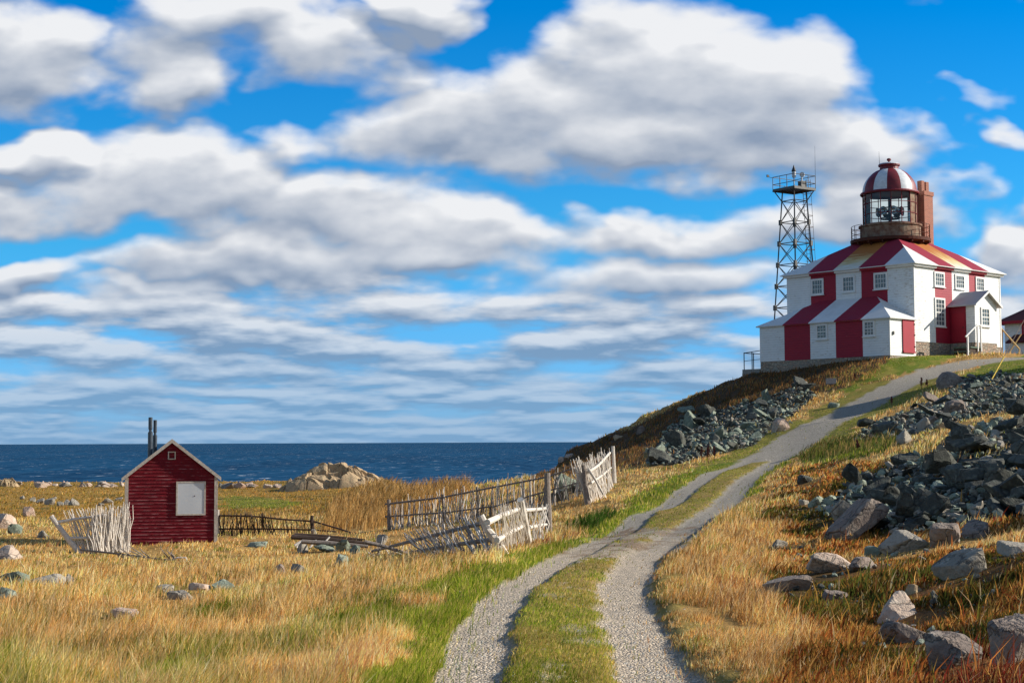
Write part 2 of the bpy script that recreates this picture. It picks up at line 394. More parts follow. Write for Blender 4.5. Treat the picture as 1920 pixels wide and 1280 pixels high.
class MB:
    def __init__(s): s.v = []; s.f = []; s.m = []
    def face(s, pts, m=0):
        b = len(s.v); s.v += [tuple(float(c) for c in p) for p in pts]; s.f.append(list(range(b, b + len(pts)))); s.m.append(m); return s
    def hexa(s, c8, m=0):
        b = len(s.v); s.v += [tuple(float(c) for c in p) for p in c8]
        for q in ((0, 3, 2, 1), (4, 5, 6, 7), (0, 1, 5, 4), (1, 2, 6, 5), (2, 3, 7, 6), (3, 0, 4, 7)): s.f.append([b + i for i in q]); s.m.append(m)
        return s
    def box(s, x0, x1, y0, y1, z0, z1, m=0):
        return s.hexa([(x0, y0, z0), (x1, y0, z0), (x1, y1, z0), (x0, y1, z0), (x0, y0, z1), (x1, y0, z1), (x1, y1, z1), (x0, y1, z1)], m)
    def tube(s, pts, r, n=8, m=0, jit=0.0, cap=True):
        pts = [Vector([float(c) for c in p]) for p in pts]; k = len(pts)
        if not hasattr(r, '__len__'): r = [r] * k
        b = len(s.v)
        for i, p in enumerate(pts):
            d = (pts[min(i + 1, k - 1)] - pts[max(i - 1, 0)]).normalized()
            u = d.cross(Vector((0, 0, 1)) if abs(d.z) < .9 else Vector((0, 1, 0))).normalized(); w = d.cross(u)
            for j in range(n):
                t = 2 * math.pi * j / n; rr = r[i] * (1 + (random.uniform(-jit, jit) if jit else 0))
                s.v.append(tuple(p + (u * math.cos(t) + w * math.sin(t)) * rr))
        for i in range(k - 1):
            for j in range(n):
                a = b + i * n + j; c = b + i * n + (j + 1) % n; s.f.append([a, a + n, c + n, c]); s.m.append(m)
        if cap:
            s.f.append([b + j for j in range(n)]); s.m.append(m)
            s.f.append([b + (k - 1) * n + (n - 1 - j) for j in range(n)]); s.m.append(m)
        return s
    def lathe(s, prof, n=32, m=0, cx=0, cy=0, a0=0.0, a1=2 * math.pi, mf=None):
        """prof: list of (radius, z)"""
        full = abs(a1 - a0 - 2 * math.pi) < 1e-6; nn = n if full else n + 1; b = len(s.v)
        for r, z in prof:
            for j in range(nn):
                t = a0 + (a1 - a0) * j / n; s.v.append((cx + r * math.cos(t), cy + r * math.sin(t), z))
        for i in range(len(prof) - 1):
            for j in range(n):
                a = b + i * nn + j; c = b + i * nn + (j + 1) % nn
                s.f.append([a, c, c + nn, a + nn]); s.m.append(mf(j, i) if mf else m)
        return s
    def build(s, name, mats, parent=None, smooth=False, bevel=0):
        me = bpy.data.meshes.new(name); me.from_pydata(s.v, [], s.f)
        if not isinstance(mats, (list, tuple)): mats = [mats]
        for x in mats: me.materials.append(x)
        for p, mi in zip(me.polygons, s.m): p.material_index = mi; p.use_smooth = smooth
        me.validate(); me.update()
        o = bpy.data.objects.new(name, me); COL.objects.link(o)
        if parent: o.parent = parent
        if bevel:
            b = o.modifiers.new('edge', 'BEVEL'); b.width = bevel; b.segments = 1; b.limit_method = 'ANGLE'
        return o

# ------------------------------------------------------------------ materials
def pmat(name, base=(.5, .5, .5), rough=.7, spec=.3, metal=0.0):
    m = bpy.data.materials.new(name); m.use_nodes = True; k = NT(m.node_tree); b = m.node_tree.nodes['Principled BSDF']
    k.put(b.inputs['Base Color'], (base[0], base[1], base[2], 1)); b.inputs['Roughness'].default_value = rough
    b.inputs['Specular IOR Level'].default_value = spec; b.inputs['Metallic'].default_value = metal
    return m, k, b
M = {}
def mat_paint(name, col, dirt, under, peel=.5, boards=.12, rough=.6, dirtamt=.35):
    """painted clapboard: board shadow lines put into the colour, bump relief, dirt and peeling flakes"""
    m, k, b = pmat(name, col, rough, .3)
    c = k.coord('Object'); z = k.sep(c)[2]
    n = k.noise(k.mapping(c, (.8, .8, .8)), 1.3, 5, .6)
    v = k.mix(k.mr(n, .35, .75, 0, dirtamt), col + (1,), dirt + (1,))
    st = k.noise(k.mapping(c, (1.2, 1.2, 11)), 2.0, 5, .6)
    ox, oy, oz = k.sep(c); cor = k.mr(k.math('ADD', k.math('ABSOLUTE', ox), k.math('ABSOLUTE', oy)), .3, 2.4, .075, 0)
    pk = k.mr(k.math('ADD', st, cor), peel, peel + .04)
    v = k.mix(k.math('MULTIPLY', pk, .85), v, under + (1,))
    if boards:
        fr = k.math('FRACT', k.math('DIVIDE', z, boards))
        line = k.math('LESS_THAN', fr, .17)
        v = k.mix(k.math('MULTIPLY', line, .5), v, dirt + (1,))  # shadow line of each board mixed into the colour, using the dirt tone
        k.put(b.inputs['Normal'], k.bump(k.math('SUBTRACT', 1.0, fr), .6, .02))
    k.put(b.inputs['Base Color'], v); return m
M['white'] = mat_paint('white_clapboard', (.80, .80, .78), (.52, .52, .49), (.42, .34, .26), .615, .17)
M['red'] = mat_paint('red_clapboard', (.33, .010, .030), (.20, .008, .022), (.45, .20, .18), .71, .17)
M['white_trim'] = mat_paint('white_trim_paint', (.78, .77, .74), (.5, .47, .42), (.40, .33, .25), .69, 0)
M['red_trim'] = mat_paint('red_trim_paint', (.35, .010, .028), (.2, .01, .02), (.4, .2, .15), .75, 0)
def mat_roof(name, col, dirt, rust=False):
    m, k, b = pmat(name, col, .75, .25); c = k.coord('Object')
    n = k.noise(c, 1.1, 5, .6); v = k.mix(k.mr(n, .35, .75, 0, .45), col + (1,), dirt + (1,))
    f = k.noise(c, 38, 2, .5); v = k.mix(k.mr(f, .45, .7, 0, .25), v, dirt + (1,))
    if rust:
        # rust washed down from the iron gallery: an actual stain on the roofing
        p = k.vec('SUBTRACT', c, (5.55, 5.58, 9.1)); x, y, z = k.sep(p)
        d = k.math('SQRT', k.math('ADD', k.math('MULTIPLY', x, x), k.math('MULTIPLY', y, y)))
        nn = k.noise(k.mapping(c, (2.6, .35, .6)), 2.2, 5, .6)
        r = k.math('ADD', k.mr(d, 2.6, 6.4, 1.15, 0.0), k.math('MULTIPLY', k.math('SUBTRACT', nn, .5), 1.0))
        v = k.mix(k.mr(r, .08, .5, 0, .8), v, rgb(.62, .42, .10)); v = k.mix(k.mr(r, .45, .85, 0, .95), v, rgb(.42, .13, .02))
    k.put(b.inputs['Base Color'], v); k.put(b.inputs['Normal'], k.bump(f, .35, .02)); return m
M['roof_white'] = mat_roof('white_roofing', (.76, .76, .74), (.5, .49, .45))
M['roof_rust'] = mat_roof('white_roofing_rust_stained', (.76, .75, .68), (.5, .47, .38), True)
M['roof_red'] = mat_roof('red_roofing', (.30, .016, .038), (.22, .03, .05))
M['roof_dark'] = mat_roof('dark_red_shingle', (.085, .018, .018), (.05, .015, .012))
M['roof_grey'] = mat_roof('grey_shingle', (.42, .42, .44), (.28, .28, .29))
def mat_stone():
    m, k, b = pmat('rubble_masonry', (.3, .25, .2), .9, .2); c = k.coord('Object')
    e = k.voro(k.mapping(c, (1, 1, 1.5)), 3.4, 'DISTANCE_TO_EDGE'); t = k.voro(k.mapping(c, (1, 1, 1.5)), 3.4, 'F1', 'Color')
    s = k.sep(t); v = k.mix(s[0], rgb(.50, .34, .24), rgb(.40, .36, .28)); v = k.mix(k.math('MULTIPLY', s[1], .4), v, rgb(.22, .17, .14))
    v = k.mix(k.mr(e, .0, .06, 1, 0), v, rgb(.33, .31, .27)); n = k.noise(c, 14, 4); v = k.mix(k.mr(n, .4, .8, 0, .4), v, rgb(.12, .11, .10))
    k.put(b.inputs['Base Color'], v); k.put(b.inputs['Normal'], k.bump(k.math('ADD', k.mr(e, 0, .12), k.math('MULTIPLY', n, .4)), .9, .06)); return m
M['stone'] = mat_stone()
def mat_simple(name, col, col2, rough=.8, scale=6, spec=.3, metal=0, bump=.3, stretch=(1, 1, 1)):
    m, k, b = pmat(name, col, rough, spec, metal); c = k.mapping(k.coord('Object'), stretch); n = k.noise(c, scale, 5, .6)
    k.put(b.inputs['Base Color'], k.mix(k.mr(n, .3, .7), col + (1,), col2 + (1,))); k.put(b.inputs['Normal'], k.bump(n, bump, .02)); return m
M['rust'] = mat_simple('rusty_iron', (.30, .23, .16), (.14, .045, .025), .85, 2.6, .2, 0, .5)
M['rust_dark'] = mat_simple('dark_rusted_iron', (.06, .025, .02), (.11, .035, .02), .8, 5, .2)
M['iron_red'] = mat_simple('red_painted_iron', (.23, .014, .024), (.12, .012, .016), .5, 3, .4)
M['dome_white'] = mat_simple('dome_white_paint', (.74, .75, .76), (.52, .54, .56), .5, 4, .4)
M['brick'] = None
def mat_brick():
    m, k, b = pmat('chimney_brick', (.3, .08, .05), .9, .15); c = k.coord('Object'); n = m.node_tree.nodes.new('ShaderNodeTexBrick')
    v = k.sep(c); k.put(n.inputs['Vector'], k.comb(k.math('ADD', v[0], v[1]), v[2], 0.0)); n.inputs['Scale'].default_value = 1
    n.inputs['Brick Width'].default_value = .22; n.inputs['Row Height'].default_value = .075; n.inputs['Mortar Size'].default_value = .012
    n.inputs['Color1'].default_value = rgb(.40, .11, .06); n.inputs['Color2'].default_value = rgb(.28, .075, .045); n.inputs['Mortar'].default_value = rgb(.36, .27, .22)
    k.put(b.inputs['Base Color'], n.outputs['Color']); return m
M['brick'] = mat_brick()
M['steel'] = mat_simple('galvanised_steel_dull', (.12, .115, .11), (.06, .058, .055), .55, 9, .4, .3)
M['steel_rust'] = mat_simple('rust_flecked_steel', (.30, .20, .14), (.20, .17, .14), .7, 9, .3)
M['flue'] = mat_simple('stove_pipe_metal', (.10, .12, .14), (.05, .06, .075), .38, 5, .5, .6, .1)
def mat_wood(name, a, b_, c_, grain=18):
    m, k, b = pmat(name, a, .85, .2); c = k.coord('Object'); n = k.noise(c, grain, 5, .6); n2 = k.noise(c, 2.3, 3)
    v = k.mix(k.mr(n, .3, .7), a + (1,), b_ + (1,)); v = k.mix(k.mr(n2, .45, .7, 0, .7), v, c_ + (1,))
    k.put(b.inputs['Base Color'], v); k.put(b.inputs['Normal'], k.bump(n, .6, .01)); return m
M['driftwood'] = mat_wood('sun_bleached_wood', (.76, .71, .63), (.46, .40, .34), (.60, .53, .45))
M['greywood'] = mat_wood('weathered_grey_wood', (.33, .28, .24), (.14, .11, .09), (.22, .18, .15))
M['darkwood'] = mat_wood('dark_rotting_wood', (.085, .055, .04), (.04, .028, .022), (.11, .08, .065))
M['rail_wood'] = mat_wood('new_timber_rail', (.55, .38, .18), (.40, .26, .12), (.48, .33, .16))
M['green_step'] = mat_simple('green_painted_plank', (.10, .16, .11), (.07, .09, .07))
M['black'] = mat_simple('black_paint', (.02, .02, .022), (.035, .035, .035), .5)
M['yellow'] = mat_simple('yellow_plastic_sleeve', (.80, .52, .02), (.65, .42, .03), .5)
M['concrete'] = mat_simple('pale_concrete', (.30, .29, .26), (.20, .19, .17), .9, 5)
def mat_glass_dark():
    m, k, b = pmat('window_glass', (.05, .07, .085), .08, .6)
    n = k.noise(k.coord('Object'), 1.8, 2); k.put(b.inputs['Base Color'], k.mix(n, rgb(.03, .045, .06), rgb(.16, .19, .20))); return m
M['glass'] = mat_glass_dark()
def mat_clear():
    m = bpy.data.materials.new('lantern_glass'); m.use_nodes = True; t = m.node_tree; t.nodes.clear(); k = NT(t)
    o = t.nodes.new('ShaderNodeOutputMaterial'); a = t.nodes.new('ShaderNodeBsdfTransparent'); a.inputs[0].default_value = rgb(.82, .88, .88)
    g = t.nodes.new('ShaderNodeBsdfGlossy'); g.inputs['Roughness'].default_value = .04; f = t.nodes.new('ShaderNodeFresnel'); f.inputs[0].default_value = 1.5
    mx = t.nodes.new('ShaderNodeMixShader'); k.l.new(f.outputs[0], mx.inputs[0]); k.l.new(a.outputs[0], mx.inputs[1]); k.l.new(g.outputs[0], mx.inputs[2])
    k.l.new(mx.outputs[0], o.inputs[0]); return m
M['clear'] = mat_clear()
M['mirror'] = pmat('silvered_reflector', (.55, .57, .58), .18, .5, .9)[0]
def mat_shed():
    m, k, b = pmat('worn_red_boards', (.16, .006, .012), .75, .2); c = k.coord('Object'); x, y, z = k.sep(c)
    n = k.noise(c, 2.2, 5, .6); v = k.mix(k.mr(n, .3, .75), rgb(.19, .006, .014), rgb(.10, .004, .009))
    fr = k.math('FRACT', k.math('DIVIDE', z, .112)); near = k.math('LESS_THAN', fr, .24)
    w = k.noise(k.mapping(c, (1.1, 1.1, 7)), 2.4, 6, .68); hh = k.mr(z, .2, 2.6, .03, -.03)
    worn = k.math('MULTIPLY', k.mr(k.math('ADD', w, hh), .47, .60), near)
    v = k.mix(k.math('MULTIPLY', worn, .75), v, rgb(.40, .17, .17)); g = k.noise(k.mapping(c, (1, 1, 4)), 22, 4)
    k.put(b.inputs['Base Color'], k.mix(k.mr(g, .4, .7, 0, .35), v, rgb(.07, .004, .008))); k.put(b.inputs['Normal'], k.bump(g, .35, .01)); return m
M['shed_red'] = mat_shed()
M['shutter'] = mat_simple('grey_white_shutter', (.62, .65, .67), (.54, .57, .60), .6, 2, .3, 0, .1)
M['fascia'] = mat_wood('worn_white_fascia', (.62, .56, .48), (.36, .30, .24), (.55, .50, .44), 12)

def rock_mat(name, cols, lichen):
    m, k, b = pmat(name, cols[0], .9, .2); c = k.coord('Object')
    inf = m.node_tree.nodes.new('ShaderNodeObjectInfo'); c2 = k.vec('ADD', c, k.vec('SCALE', k.comb(3.1, 7.7, 1.3), k.math('MULTIPLY', inf.outputs['Random'], 40.0)))
    n = k.noise(c2, 1.6, 6, .62); n2 = k.noise(c2, 6.5, 5, .6); f = k.noise(c2, 26, 4, .6)
    v = k.mix(k.mr(n, .35, .68), cols[0] + (1,), cols[1] + (1,)); v = k.mix(k.mr(inf.outputs['Random'], 0, 1, 0, .8), v, cols[2] + (1,))
    v = k.mix(k.mr(n2, .50, .68, 0, .65), v, lichen + (1,)); v = k.mix(k.mr(f, .45, .75, 0, .5), v, (cols[1][0] * .4, cols[1][1] * .4, cols[1][2] * .4, 1))
    cr = k.voro(k.vec('ADD', c2, k.vec('SCALE', k.comb(n2, n, n2), .5)), 1.7, 'DISTANCE_TO_EDGE')
    v = k.mix(k.mr(cr, 0, .022, .75, 0), v, rgb(.03, .027, .025))
    k.put(b.inputs['Base Color'], v)
    h = k.math('ADD', k.math('MULTIPLY', n2, .6), k.math('ADD', k.math('MULTIPLY', f, .3), k.mr(cr, 0, .05, 0, .35)))
    k.put(b.inputs['Normal'], k.bump(h, .9, .05)); return m
M['rock_green'] = rock_mat('green_grey_slate', [(.22, .255, .19), (.11, .13, .10), (.34, .38, .29)], (.46, .50, .38))
M['rock_dark'] = rock_mat('dark_grey_slate', [(.075, .080, .068), (.046, .048, .043), (.125, .125, .105)], (.22, .23, .18))
M['rock_pink'] = rock_mat('pink_sandstone', [(.52, .36, .27), (.38, .25, .19), (.56, .45, .35)], (.60, .54, .44))
M['rock_pale'] = rock_mat('pale_lichened_rock', [(.34, .30, .23), (.22, .19, .15), (.38, .34, .28)], (.46, .42, .34))
M['rock_grey'] = rock_mat('grey_purple_rock', [(.25, .20, .165), (.16, .125, .105), (.32, .25, .20)], (.42, .37, .30))
M['rock_tan'] = rock_mat('tan_outcrop_rock', [(.48, .35, .20), (.30, .22, .13), (.52, .36, .22)], (.48, .44, .25))

# ------------------------------------------------------------------ ground cover zones (what grows or lies where)
HILL = [(990,905),(1045,845),(1200,795),(1400,690),(1560,672),(1665,672),(1640,705),(1560,735),(1490,735),(1330,775),(1250,830),(1200,872),(1110,885)]
LAWN1 = [(1610,712),(1672,668),(1810,660),(1760,684),(1660,706),(1590,735),(1570,735)]
LAWN2 = [(1790,712),(1860,676),(1930,664),(2100,650),(2100,690),(1920,700)]
def zones(x, y, z=None):
    x = np.asarray(x, float); y = np.asarray(y, float)
    if z is None: z = HZ(x, y)
    px, py = project(np.stack([x, y, z], -1))
    a = fbm(x * .35, y * .22, 4); b = fbm(x * 1.1 + 40, y * .8 + 9, 4); c = fbm(x * 3.2 + 7, y * 2.8, 3)
    pxn = px + 22 * b; pyn = py + 9 * c
    dl, sl, _ = dist_poly(x, y, RUT_L); dr, sr, _ = dist_poly(x, y, RUT_R); dm, sm, _ = dist_poly(x, y, ROAD)
    ew = .10 * fbm(x * 2.2, y * 2.2, 3)
    wl = .27 + .10 * sstep(y, 20, 50); wr = .31 + .08 * sstep(y, 20, 50)
    far = y > 66
    gl = np.where(far, 0, 1 - sstep(dl + ew, wl - .03, wl + .06)); gr = np.where(far, 0, 1 - sstep(dr + ew * 1.2, wr - .03, wr + .07))
    gm = (1 - sstep(dm + ew * 3.5, 1.25, 1.6)) * (y > 62)
    btw = (sl > 0) & (sr < 0) & ~far
    patch = inpoly(pxn, pyn, [(1020,1290),(1030,1185),(1090,1165),(1180,1180),(1260,1290)]) * sstep(b + .5 * c, .10, .40) * .42
    patch = np.maximum(patch, inpoly(pxn, pyn, [(1040,1072),(1090,1010),(1190,990),(1330,985),(1290,1030),(1180,1062),(1120,1045)]) * sstep(c + b, -.25, .15) * .9)
    patch = np.maximum(patch, inpoly(pxn, pyn, [(1010,1125),(1040,1095),(1110,1098),(1110,1125)]) * sstep(c, .1, .4) * .4)
    g = np.maximum(np.maximum(gl, gr), np.maximum(gm, patch))
    verge = (sl < 0) & (dl < .95 + .018 * (y - 12) + 1.0 * b + .5 * c) & ~far
    green = np.where(verge, 1.0, 0.0)
    green = np.maximum(green, np.where(btw, .62 + .5 * b - .25 * c, 0))
    rv = (sr > 0) & (dr < .75 + .5 * b) & ~far
    green = np.maximum(green, np.where(rv, np.where(y > 44, .9, .35), 0))
    green = np.maximum(green, np.where((dm < 3.0 + 1.2 * b) & (y > 58) & (y < 96), .65, 0))
    green = np.maximum(green, (inpoly(pxn, py, LAWN1) | inpoly(pxn, py, LAWN2)) * 1.0)
    green = np.maximum(green, inpoly(px + 40 * b, py + 3 * c, [(410,952),(415,928),(500,932),(575,944),(540,953)]) * .75)
    green = np.maximum(green, inpoly(pxn, pyn, [(1500,872),(1480,835),(1560,822),(1680,822),(1660,850)]) * .8)
    green = np.maximum(green, sstep(b, .28, .5) * .7 * (py > 1120) * (px < 900))
    green = np.clip(green, 0, 1)
    hill = inpoly(px + 10 * b, py + 6 * c, HILL) * 1.0
    heath = sstep(pxn, 1330, 1560) * sstep(pyn, 830, 900) * (y < 62)
    heath = np.clip(heath * (.68 + .9 * (a + b)) + sstep(pxn, 1620, 1900) * sstep(pyn, 960, 1120) * .35 + sstep(pxn, 1440, 1640) * sstep(pyn, 1040, 1160) * (y < 40) * .4, 0, 1)
    farh = sstep(y, 66, 84) * (px < 760) * (1 - hill)
    dark = sstep(a + .7 * b, .05, .45) * heath
    rubb = (inpoly(px, py, P_RUB[0]) | inpoly(px, py, P_RUB[1]) | inpoly(px, py, P_RUB[2])) * 1.0
    lush = sstep(py, 1090, 1190) * (px < 760) * sstep(a + .6 * b, -.35, .35)   # olive undergrowth in the near field
    return dict(px=px, py=py, g=g, green=green, hill=hill, heath=heath, farh=farh, dark=dark, rubb=rubb, a=a, b=b, c=c, lush=lush, btw=btw, near=np.minimum(dl, dr), gm=gm, dm=dm)
P_RUB = [[(1212,872),(1245,810),(1290,778),(1345,770),(1420,752),(1500,722),(1530,742),(1492,776),(1445,806),(1412,836),(1330,856),(1262,872)],
         [(1600,826),(1640,790),(1700,772),(1780,742),(1775,715),(1860,702),(2060,690),(2060,755),(1920,768),(1850,778),(1765,800),(1700,822)],
         [(1540,962),(1590,912),(1660,880),(1740,852),(1785,812),(1860,790),(2060,762),(2060,965),(1930,972),(1800,990),(1700,1003),(1610,990)]]
def lerp(a, b, t): return a + (np.asarray(b) - a) * np.asarray(t)[..., None]
def ground_color(q):
    n = q['a'].shape; col = np.zeros(n + (3,)) + np.array([.46, .28, .095])
    col = lerp(col, [.26, .155, .05], sstep(q['b'] + q['c'] * .6, -.1, .6))
    col = lerp(col, [.18, .16, .035], q['lush'] * .8)
    col = lerp(col, [.36, .21, .045], q['farh'] * .85)
    col = lerp(col, [.17, .13, .03], q['farh'] * sstep(q['a'] + q['b'], 0, .6))
    col = lerp(col, [.20, .075, .025], q['heath'] * .8)
    col = lerp(col, [.075, .055, .02], q['dark'] * .8)
    col = lerp(col, [.115, .065, .032], q['hill'])
    col = lerp(col, [.06, .05, .03], q['hill'] * sstep(q['b'] + q['c'], 0, .6))
    gcol = lerp(np.zeros(n + (3,)) + np.array([.15, .20, .02]), [.30, .26, .05], sstep(q['b'] - q['c'] * .5, -.15, .45))
    col = col + (gcol - col) * q['green'][..., None]
    strip = q['btw'] * sstep(q['c'] + q['a'], -.1, .5)
    col = lerp(col, [.34, .23, .085], strip * .65)
    col = lerp(col, [.06, .06, .055], q['rubb'] * .9)
    warm = sstep(-q['py'], -1060, -980)
    gr = lerp(np.zeros(n + (3,)) + np.array([.72, .60, .46]), [.50, .45, .375], warm)
    col = col + (gr - col) * q['g'][..., None]
    dirt = inpoly(q['px'] + 25 * q['b'], q['py'] + 8 * q['c'], [(1040,1052),(1090,1015),(1190,990),(1300,990),(1280,1022),(1150,1045)]) * sstep(q['c'] + q['a'], -.4, .2)
    col = lerp(col, [.30, .19, .11], dirt * .75)
    return np.clip(col, 0, 1)

# ------------------------------------------------------------------ terrain
def build_terrain():
    q = zones(GX, GY, Z); col = ground_color(q)
    V = np.stack([GX, GY, Z], -1).reshape(-1, 3)
    i = np.arange(NU - 1); j = np.arange(NV - 1); J, I = np.meshgrid(j, i, indexing='ij'); a = (J * NU + I).ravel()
    Q = np.stack([a, a + 1, a + NU + 1, a + NU], -1)
    m, k, b = pmat('moorland_ground', (.3, .2, .1), .95, .1)
    c = k.coord('Object'); tone = k.attr('tone', 'Color'); gv = k.attr('gravel')
    n1 = k.noise(c, 3.0, 5, .6); n2 = k.noise(c, 28, 4, .65)
    v = k.mix(k.mr(n1, .3, .7), k.vec('MULTIPLY', tone, (.72, .70, .62)), k.vec('MULTIPLY', tone, (1.22, 1.22, 1.2)))
    v = k.mix(k.mr(n2, .35, .7, 0, .55), v, k.vec('MULTIPLY', tone, (.45, .44, .4)))
    # gravel: stones of mixed colour
    vc = k.sep(k.voro(c, 26, 'F1', 'Color')); ve = k.voro(c, 26, 'DISTANCE_TO_EDGE'); v2 = k.sep(k.voro(c, 62, 'F1', 'Color'))
    sc = k.mix(vc[0], k.vec('MULTIPLY', tone, (.62, .62, .64)), k.vec('MULTIPLY', tone, (1.35, 1.33, 1.3)))
    sc = k.mix(k.math('MULTIPLY', v2[1], .45), sc, k.vec('MULTIPLY', tone, (.5, .52, .5)))
    sc = k.mix(k.mr(ve, 0, .10, .55, 0), sc, k.vec('MULTIPLY', tone, (.35, .33, .3)))
    k.put(b.inputs['Base Color'], k.mix(gv, v, sc))
    hgt = k.math('ADD', k.math('MULTIPLY', n2, 1.0), k.math('MULTIPLY', k.math('MULTIPLY', k.mr(ve, 0, .3), gv), 1.2))
    k.put(b.inputs['Normal'], k.bump(hgt, .8, .04))
    o = np_mesh('ground', V, [Q], [m], col.reshape(-1, 3), True, attrs={'gravel': q['g']})
    o['kind'] = 'structure'; return q
ZQ = build_terrain()

# ------------------------------------------------------------------ sea
def build_sea():
    mb = MB(); z = -18.0
    xs = [-90000, -9000, -1500, 0, 1500, 9000, 90000]; ys = [-3000, 60, 400, 1500, 6000, 90000]
    for i in range(len(xs) - 1):
        for j in range(len(ys) - 1): mb.face([(xs[i], ys[j], z), (xs[i + 1], ys[j], z), (xs[i + 1], ys[j + 1], z), (xs[i], ys[j + 1], z)])
    m, k, b = pmat('sea_water', (.004, .04, .095), .38, .05); b.inputs['IOR'].default_value = 1.333
    c = k.coord('Object')
    w1 = k.noise(k.mapping(c, (.5, .16, 1), rot=(0, 0, .25)), .22, 4, .62); w2 = k.noise(k.mapping(c, (1, .35, 1), rot=(0, 0, -.2)), .055, 4, .6)
    w3 = k.noise(k.mapping(c, (1, .12, 1)), .012, 3, .5)
    w4 = k.noise(k.mapping(c, (.006, .0009, 1)), 1.0, 3, .55)
    v = k.mix(k.mr(w2, .35, .65), rgb(.002, .022, .060), rgb(.006, .058, .125)); v = k.mix(k.mr(w1, .42, .66, 0, .7), v, rgb(.014, .095, .18))
    v = k.mix(k.mr(w3, .35, .65, 0, .45), v, rgb(.002, .020, .055)); v = k.mix(k.mr(w4, .40, .6, 0, .5), v, rgb(.007, .065, .14))
    f = k.noise(k.mapping(c, (.05, .028, 1)), 1.0, 5, .62); f2 = k.noise(k.mapping(c, (.5, .14, 1)), .6, 4, .65)
    foam = k.math('MULTIPLY', k.mr(f, .61, .66), k.mr(f2, .47, .58))
    v = k.mix(k.math('MULTIPLY', foam, .85), v, rgb(.75, .8, .82))
    nb = k.bump(k.math('ADD', w1, k.math('MULTIPLY', w2, 3.0)), .8, 2.5)
    t = m.node_tree; d = t.nodes.new('ShaderNodeBsdfDiffuse'); k.put(d.inputs[0], v)
    gl = t.nodes.new('ShaderNodeBsdfGlossy'); gl.inputs['Roughness'].default_value = .35; gl.inputs[0].default_value = rgb(.6, .8, 1); k.put(gl.inputs['Normal'], nb)
    mx = t.nodes.new('ShaderNodeMixShader'); k.put(mx.inputs[0], k.mr(w1, .35, .65, .02, .11)); k.l.new(d.outputs[0], mx.inputs[1]); k.l.new(gl.outputs[0], mx.inputs[2])
    k.l.new(mx.outputs[0], t.nodes['Material Output'].inputs[0])
    o = mb.build('sea', m); o['kind'] = 'structure'
build_sea()

# ------------------------------------------------------------------ lighthouse
ZB = 5.6
def wz(z): return z - ZB
def clip_top(lo, hi, L, cap):
    """break points of min(t, L-t, cap) on [lo, hi]"""
    p = [lo] + [t for t in (cap, L - cap) if lo < t < hi] + [hi]
    return [(t, min(t, L - t, cap)) for t in sorted(set(p))]
def slope_faces(mb, L, stripes, eave, cap, fn, zi, split=0):
    """one hip-roof slope split in stripes; fn(along, inset, z) -> point"""
    for k, (a, b, mi) in enumerate(stripes):
        lo = -eave if a <= 0 else a; hi = L + eave if b >= L else b
        top = [(t, max(i, -eave)) for t, i in clip_top(lo, hi, L, cap)]
        poly = [fn(lo, -eave, zi(-eave)), fn(hi, -eave, zi(-eave))] + [fn(t, i, zi(i)) for t, i in reversed(top)]
        q = [poly[0]]
        for p in poly[1:]:
            if (Vector(p) - Vector(q[-1])).length > 1e-4: q.append(p)
        if (Vector(q[0]) - Vector(q[-1])).length < 1e-4: q.pop()
        if len(q) > 2: mb.face(q, mi)
def window(parent, plane, at_, u0, u1, z0, z1, cols, rows, out=-1, sill=True):
    """plane 'x' (wall x=at_) or 'y'; out is the sign of the outward normal"""
    def P(u, d, z): return (at_ + out * d, u, z) if plane == 'x' else (u, at_ + out * d, z)
    def bx(mb, a, b, c, e, d0, d1):
        mb.hexa([P(a, d0, c), P(b, d0, c), P(b, d1, c), P(a, d1, c), P(a, d0, e), P(b, d0, e), P(b, d1, e), P(a, d1, e)])
    f = .14; mb = MB()
    bx(mb, u0, u0 + f, z0, z1, -.01, .07); bx(mb, u1 - f, u1, z0, z1, -.01, .07)
    bx(mb, u0 + f, u1 - f, z1 - f, z1, -.01, .07); bx(mb, u0 + f, u1 - f, z0, z0 + f * .8, -.01, .07)
    for i in range(1, cols):
        c = u0 + f + (u1 - u0 - 2 * f) * i / cols; bx(mb, c - .016, c + .016, z0 + f * .8, z1 - f, .0, .045)
    for i in range(1, rows):
        c = z0 + f * .8 + (z1 - z0 - 1.8 * f) * i / rows; h = .035 if (rows > 3 and i == rows // 2) else .016
        bx(mb, u0 + f, u1 - f, c - h, c + h, .001, .05)
    w = mb.build('window', M['white_trim'], parent)
    g = MB(); g.face([P(u0 + f, .018, z0 + f * .8), P(u1 - f, .018, z0 + f * .8), P(u1 - f, .018, z1 - f), P(u0 + f, .018, z1 - f)]); g.build('pane', M['glass'], w)
    if sill:
        s = MB(); bx(s, u0 - .05, u1 + .05, z0 - .06, z0 - .002, -.01, .13); s.build('sill', M['white_trim'], w)
    return w
